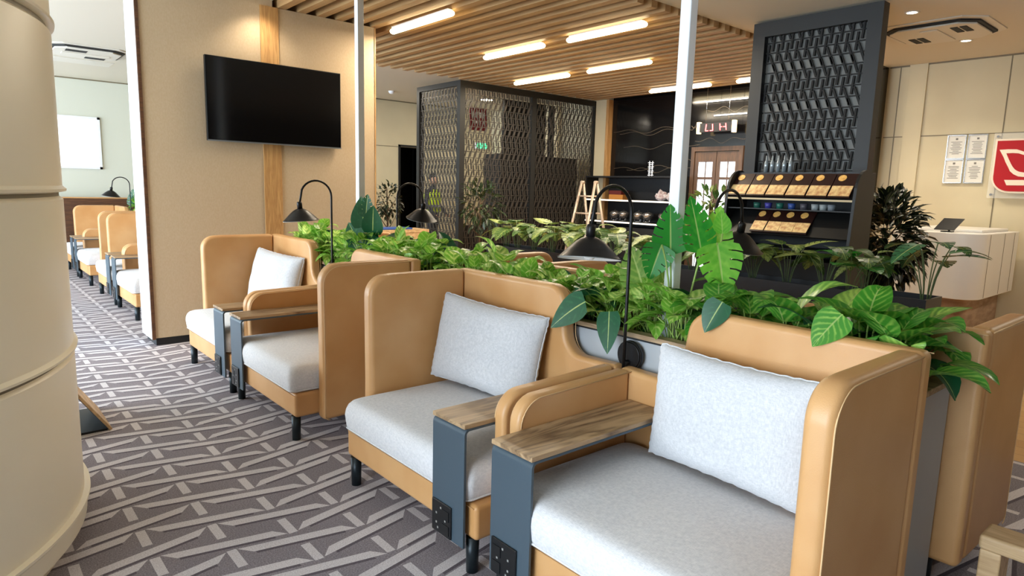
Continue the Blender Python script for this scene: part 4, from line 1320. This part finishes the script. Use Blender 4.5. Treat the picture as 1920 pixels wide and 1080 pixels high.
for i, y in enumerate((3.18, 3.07, 2.96, 2.85, 2.74, 2.64, 2.57, 2.50)):
    b = BM(); lathe(b, [(.0001, 0), (.028, 0), (.034, .05), (.0001, .05)], 14)
    o = obj('cup', b, mat('cup_%d' % i, cols[i], .3)); o.location = (5.73, y, 1.391)
    tag(o, '%s cup on the shelf between the two snack rows' % cn[i], 'cup', 'cups on the snack rack')

# glass bottles on top of the rack
GLS = mat('clear_bottle', srgb(150, 160, 165), .08, .3)
for i, y in enumerate((3.26, 3.20, 3.14, 3.08, 3.02)):
    b = BM(); lathe(b, [(.0001, 0), (.02, 0), (.02, .09), (.009, .12), (.009, .16), (.0001, .16)], 14)
    o = obj('glass_bottle', b, GLS); o.location = (5.98, y, 1.72)
    tag(o, 'little clear bottle on top of the snack rack, %s from the left' % ORD[i], 'bottle', 'bottles on top of the snack rack')
bxo('top_board', (.10, .298, -HW + .013, HW - .013, 1.700, 1.72), BLACK, bpy.data.objects['snack_rack'])

# ------------------------------------------------------------------ reception desk
t = thing('reception_desk', 'white rounded reception desk at the right', 'desk', (8.75, 2.375, 0))
def desk_poly(x0, x1, y0, y1, r): return [(x1, y1), (x0, y1)] + arc(x0 + r, y0 + r, r, 180, 270, 10) + [(x1, y0)]
b = BM(); prism(b, desk_poly(-.75, .7, -.425, .425, .22), lambda u, v, w: (u, v, w), .475, 1.17); obj('body', b, DESKW, t, smooth=False, bevel=.008)
b = BM(); prism(b, desk_poly(-.62, .7, -.30, .30, .2), lambda u, v, w: (u, v, w), 0, .4745); obj('plinth', b, DESKB, t)
bxo('raised_top', (-.35, .68, -.32, .40, 1.171, 1.20), DESKW, t, bevel=.006)
b = BM()
for xx in (-.45, .1, .5): box(b, xx - .003, xx + .003, -.428, -.4255, .49, 1.16)
obj('panel_joint', b, GROOVE, t)
t = thing('tablet_stand', 'black tablet tilted on the white reception desk', 'tablet', (8.16, 2.33, 1.171))
b = BM(); plate(b, [(-.04, -.09, .02), (-.04, .10, .02), (.05, .04, .14), (.05, -.15, .14)], (-.8, 0, .6), .01); obj('tablet', b, BLACKP, t)
b = BM(); box(b, -.03, .08, -.06, .04, 0, .012); cyl(b, (.04, -.02, .01), (.03, -.03, .09), .01, n=8); obj('stand', b, BLACKP, t)

# certificates and the red emblem
def certificate(yc, zc, lab):
    t = thing('certificate', lab, 'certificate', (9.578, yc, zc), group='framed certificates beside the red emblem')
    b = BM()
    for q in ((-.1, .1, -.145, -.137), (-.1, .1, .137, .145), (-.1, -.092, -.137, .137), (.092, .1, -.137, .137)): box(b, -.006, .018, *q)
    obj('frame', b, STEEL, t)
    bxo('page', (.004, .012, -.0915, .0915, -.1365, .1365), PAPER, t)
    b = BM()
    random.seed(int(yc * 100 + zc * 10))
    box(b, .002, .0038, -.012, .012, .085, .108)
    for i in range(9):
        w = random.uniform(.03, .065); z = .06 - i * .018
        box(b, .002, .0038, -w, w, z - .003, z + .003)
    obj('printed_lines', b, INK, t)
certificate(2.735, 2.165, 'framed certificate, upper left of the four on the beige wall')
certificate(2.512, 2.165, 'framed certificate, upper right of the four on the beige wall')
certificate(2.735, 1.868, 'framed certificate, lower left of the four on the beige wall')
certificate(2.512, 1.868, 'framed certificate, lower right of the four on the beige wall')
t = thing('wall_emblem', 'red emblem sign with a cream petal and bar on the beige wall', 'sign', (9.5, 1.75, 1.93))
m, nt, p = newmat('clear_acrylic')
p.inputs['Base Color'].default_value = (.96, .98, .95, 1); p.inputs['Roughness'].default_value = .05; p.inputs['Alpha'].default_value = .22
ACR = m
bxo('acrylic_plate', (.035, .042, -.75, .59, -.38, .38), ACR, t)
b = BM()
for y, z in ((.55, .34), (.55, -.34), (-.71, .34), (-.71, -.34)): cyl(b, (.02, y, z), (.099, y, z), .014, n=14)
obj('standoff', b, STEEL, t)
def P2(pts): return [(y - 1.75, z - 1.93) for y, z in pts]
outer = P2([(2.315, 2.24), (1.40, 2.24), (1.36, 1.75), (1.45, 1.61)] ) 
def rsq(e):
    return [(2.29 + e, 2.218 + e), (1.38 - e, 2.218 + e)] + [(1.38 - e, 1.80)] + arc(1.55, 1.80, .17 + e, 180, 270, 8)[::1] + arc(2.12, 1.80, .17 + e, 270, 360, 8)
def rs(e):
    pts = [(2.293 + e, 2.218 + e), (1.377 - e, 2.218 + e)] + [(y, z) for y, z in arc(1.547, 1.802, .17 + e, 180, 270, 8)] + [(y, z) for y, z in arc(2.123, 1.802, .17 + e, 270, 360, 8)]
    return P2(pts)
b = BM(); prism(b, rs(.02), lambda u, v, w: (w, u, v), .012, .0345); obj('cream_border', b, SIGNW, t)
b = BM(); prism(b, rs(0), lambda u, v, w: (w, u, v), .006, .0115); obj('red_field', b, RED, t)
pet = [(2.263, 2.114), (2.18, 2.118), (2.097, 2.115), (2.027, 2.088), (1.96, 2.04), (1.93, 1.96), (1.95, 1.86), (1.993, 1.798), (2.05, 1.805), (2.098, 1.83), (2.135, 1.865), (2.158, 1.912), (2.19, 1.97), (2.214, 2.026)]
inn = [(2.194, 2.072), (2.13, 2.074), (2.075, 2.069), (2.022, 2.048), (1.985, 2.01), (1.975, 1.95), (1.98, 1.89), (1.999, 1.85), (2.045, 1.858), (2.07, 1.87), (2.09, 1.885), (2.115, 1.915), (2.137, 1.953), (2.165, 2.01)]
b = BM()
A = [b.verts.new((.0055, y - 1.75, z - 1.93)) for y, z in pet]; B = [b.verts.new((.0055, y - 1.75, z - 1.93)) for y, z in inn]
A2 = [b.verts.new((.001, y - 1.75, z - 1.93)) for y, z in pet]; B2 = [b.verts.new((.001, y - 1.75, z - 1.93)) for y, z in inn]
n = len(pet)
for i in range(n):
    j = (i + 1) % n
    for q in ((A[i], A[j], B[j], B[i]), (A2[i], B2[i], B2[j], A2[j]), (A[i], A2[i], A2[j], A[j]), (B[i], B[j], B2[j], B2[i])): b.faces.new(q)
bmesh.ops.recalc_face_normals(b, faces=b.faces[:])
obj('petal_outline', b, SIGNW, t)
b = BM(); prism(b, P2([(2.18, 1.764), (1.50, 1.764), (1.53, 1.702), (2.151, 1.702)]), lambda u, v, w: (w, u, v), .001, .0055); obj('bar', b, SIGNW, t)

# ------------------------------------------------------------------ wooden cart, bench, far partition
t = thing('wooden_cabinet', 'low oak cabinet with a dark opening and a blue mat on top', 'cabinet', (4.83, 8.15, 0))
b = BM(); box(b, -.43, .43, -.2, .2, .86, .90); obj('top_board', b, OAKL, t)
b = BM(); box(b, -.42, -.39, -.19, .19, 0, .86); box(b, .39, .42, -.19, .19, 0, .86); box(b, -.39, .39, .17, .19, 0, .86); box(b, -.39, .39, -.19, -.17, 0, .52); box(b, -.39, -.1, -.19, -.17, .52, .86); box(b, .18, .39, -.19, -.17, .52, .86); box(b, -.1, .18, -.19, -.17, .80, .86); box(b, -.1, .18, -.19, -.17, .52, .66)
obj('body', b, OAKL, t)
bxo('dark_inside', (-.38, .38, -.168, .16, .05, .85), BLKM, t)
t = thing('blue_mat', 'blue folded mat lying on the low oak cabinet', 'mat', (4.8, 8.15, .9))
bxo('sheet', (-.36, .22, -.14, .14, .001, .022), BLUE, t, bevel=.005)
t = thing('wooden_bench', 'pale oak bench corner at the bottom right edge', 'bench', (2.565, .15, 0))
b = BM(); box(b, -.065, .065, -.36, .36, .37, .42); obj('top_bar', b, OAKL, t, bevel=.012, seg=3)
for s in (-1, 1):
    b = BM(); a, c = sorted((s * .355, s * .295)); box(b, -.06, .06, a, c, 0, .3705); obj('leg', b, OAKL, t, bevel=.006)
bxo('foot_rail', (-.02, .02, -.295, .295, .06, .09), OAKL, t)
t = thing('low_partition', 'dark brown low partition beyond the farthest left armchair', 'partition', (1.6, 13.5, 0))
bxo('panel', (-1.2, 1.2, -.05, .05, 0, 1.15), DARKW, t)
bxo('cap', (-1.22, 1.22, -.06, .06, 1.151, 1.17), LEATHER, t)

# exit sign and red panel on the far wall
t = thing('exit_sign', 'small green lit sign on the far wall behind the lattice', 'sign', (9.3, 11.96, 2.45))
bxo('housing', (-.16, .16, -.02, .035, -.07, .07), WHITEP, t)
bxo('lit_face', (-.15, .15, -.026, -.0205, -.06, .06), EXITG, t)
t = thing('red_wall_sign', 'dark red hanging sign seen through the lattice booth', 'sign', (7.38, 9.6, 2.73))
bxo('board', (-.19, .19, -.01, .01, -.2, .2), mat('dark_red_sign', srgb(130, 20, 34), .5), t)
b = BM()
for i in range(4): box(b, -.15 + i * .08, -.10 + i * .08, -.014, -.0105, .02, .12)
for i in range(4): box(b, -.14 + i * .08, -.11 + i * .08, -.014, -.0105, -.08, -.03)
obj('white_marks', b, WHITEP, t)
b = BM()
for x in (-.15, .15): cyl(b, (x, 0, .2), (x, 0, .489), .004, n=6)
obj('hanger', b, STEEL, t)

# ------------------------------------------------------------------ person behind the lattice
t = thing('person', 'person in a yellow hi-vis vest standing behind the black lattice booth', 'person', (7.55, 11.3, 0), radians(20))
def skin_obj(name, verts, edges, radii, m, parent, sub=2):
    me = bpy.data.meshes.new(name); me.from_pydata(verts, edges, []); me.materials.append(m)
    o = bpy.data.objects.new(name, me); C.objects.link(o); o.parent = parent
    sk = o.modifiers.new('skin', 'SKIN'); sk.use_smooth_shade = True
    for i, r in enumerate(radii):
        me.skin_vertices[0].data[i].radius = (r, r) if not isinstance(r, tuple) else r
    me.skin_vertices[0].data[0].use_root = True
    s = o.modifiers.new('sub', 'SUBSURF'); s.levels = sub; s.render_levels = sub
    return o
SKIN = mat('skin', srgb(196, 150, 120), .6)
CLOTH = mat('dark_workwear', srgb(40, 44, 56), .9)
HIVIS = mat('hi_vis_yellow', srgb(206, 232, 40), .8)
REFL = mat('reflective_band', srgb(190, 196, 196), .3, .5)
V = [(0, 0, .95), (0, 0, 1.10), (0, 0, 1.28), (0, 0, 1.42), (0, -.02, 1.52), (0, -.02, 1.60),
     (-.10, 0, .88), (-.11, -.02, .50), (-.11, .02, .09), (-.11, -.12, .04),
     (.10, 0, .88), (.12, .02, .50), (.12, .04, .09), (.12, -.10, .04),
     (-.18, 0, 1.40), (-.24, -.02, 1.14), (-.20, -.18, .98), (-.18, -.24, .95),
     (.18, 0, 1.40), (.24, .0, 1.14), (.22, -.16, .98), (.2, -.22, .95)]
E_ = [(0, 1), (1, 2), (2, 3), (3, 4), (4, 5), (0, 6), (6, 7), (7, 8), (8, 9), (0, 10), (10, 11), (11, 12), (12, 13), (3, 14), (14, 15), (15, 16), (16, 17), (3, 18), (18, 19), (19, 20), (20, 21)]
Rr = [.13, .12, .14, .10, .05, .05, .085, .06, .042, .04, .085, .06, .042, .04, .06, .045, .032, .03, .06, .045, .032, .03]
skin_obj('body', V, E_, [(r, r * .8) for r in Rr], CLOTH, t)
b = BM(); bmesh.ops.create_uvsphere(b, u_segments=20, v_segments=14, radius=1)
for v in b.verts: v.co = Vector((v.co.x * .075, v.co.y * .092 - .02 - (.012 if (v.co.y < -.9) else 0), v.co.z * .115 + 1.66))
hd = obj('head', b, SKIN, t, smooth=True)
b = BM(); box(b, -.009, .009, -.128, -.108, 1.635, 1.665); obj('nose', b, SKIN, hd, bevel=.004)
b = BM()
for s in (-1, 1): cyl(b, (s * .03, -.107, 1.675), (s * .03, -.112, 1.675), .009, n=10)
obj('eyes', b, BLACKP, hd)
b = BM(); box(b, -.02, .02, -.108, -.104, 1.605, 1.611); obj('mouth', b, mat('lips', srgb(150, 90, 80), .6), hd)
b = BM(); bmesh.ops.create_uvsphere(b, u_segments=20, v_segments=14, radius=1)
for v in b.verts: v.co = Vector((v.co.x * .081, v.co.y * .098 - .01, max(v.co.z, -.1 if v.co.y > 0 else .25) * .12 + 1.67))
obj('hair', b, BLACKP, t, smooth=True)
b = BM()
rings = lathe(b, [(1.0, 1.0), (1.02, 1.12), (1.06, 1.28), (1.0, 1.38), (.6, 1.45), (.35, 1.47)], 28)
for R in rings:
    for v in R: v.co.x *= .2; v.co.y *= .15
vest = obj('hi_vis_vest', b, HIVIS, t, smooth=True)
b = BM()
rings = lathe(b, [(1.035, 1.10), (1.055, 1.15)], 28)
for R in rings:
    for v in R: v.co.x *= .2; v.co.y *= .15
obj('reflective_band', b, REFL, vest, smooth=True)
for s in (-1, 1):
    root = Vector((s * .19, -.23, .95))
    b = BM()
    for f in range(4):
        x = root.x + (f - 1.5) * .02
        tube(b, [(x, -.235, .95), (x, -.27, .94), (x, -.29, .915), (x, -.285, .90)], [.009, .0085, .008, .006], 6)
    tube(b, [(root.x - s * .03, -.22, .95), (root.x - s * .05, -.25, .93), (root.x - s * .045, -.27, .915)], [.010, .009, .007], 6)
    obj('fingers', b, SKIN, t)

# ------------------------------------------------------------------ light
wd = bpy.data.worlds.new('sky'); scn.world = wd; wd.use_nodes = True
bg = wd.node_tree.nodes['Background']
bg.inputs[0].default_value = (.72, .86, 1.0, 1)
bg.inputs[1].default_value = 12
for k in range(3):
    ld = bpy.data.lights.new('window_portal', 'AREA'); ld.shape = 'RECTANGLE'; ld.size = 6.0; ld.size_y = 3.0
    ld.cycles.is_portal = True
    lo = bpy.data.objects.new('window_portal', ld); C.objects.link(lo)
    lo.location = (XW + .05, YS + 3 + k * 6, 1.6); lo.rotation_euler = (0, radians(-90), 0)
    ld.size = 3.1; ld.size_y = 6.0
vs = scn.view_settings
vs.view_transform = 'Standard'; vs.look = 'None'; vs.gamma = 1; vs.exposure = .42
scn.cycles.max_bounces = 8; scn.cycles.diffuse_bounces = 5
scn.cycles.use_denoising = True
scn.cycles.sample_clamp_indirect = 6
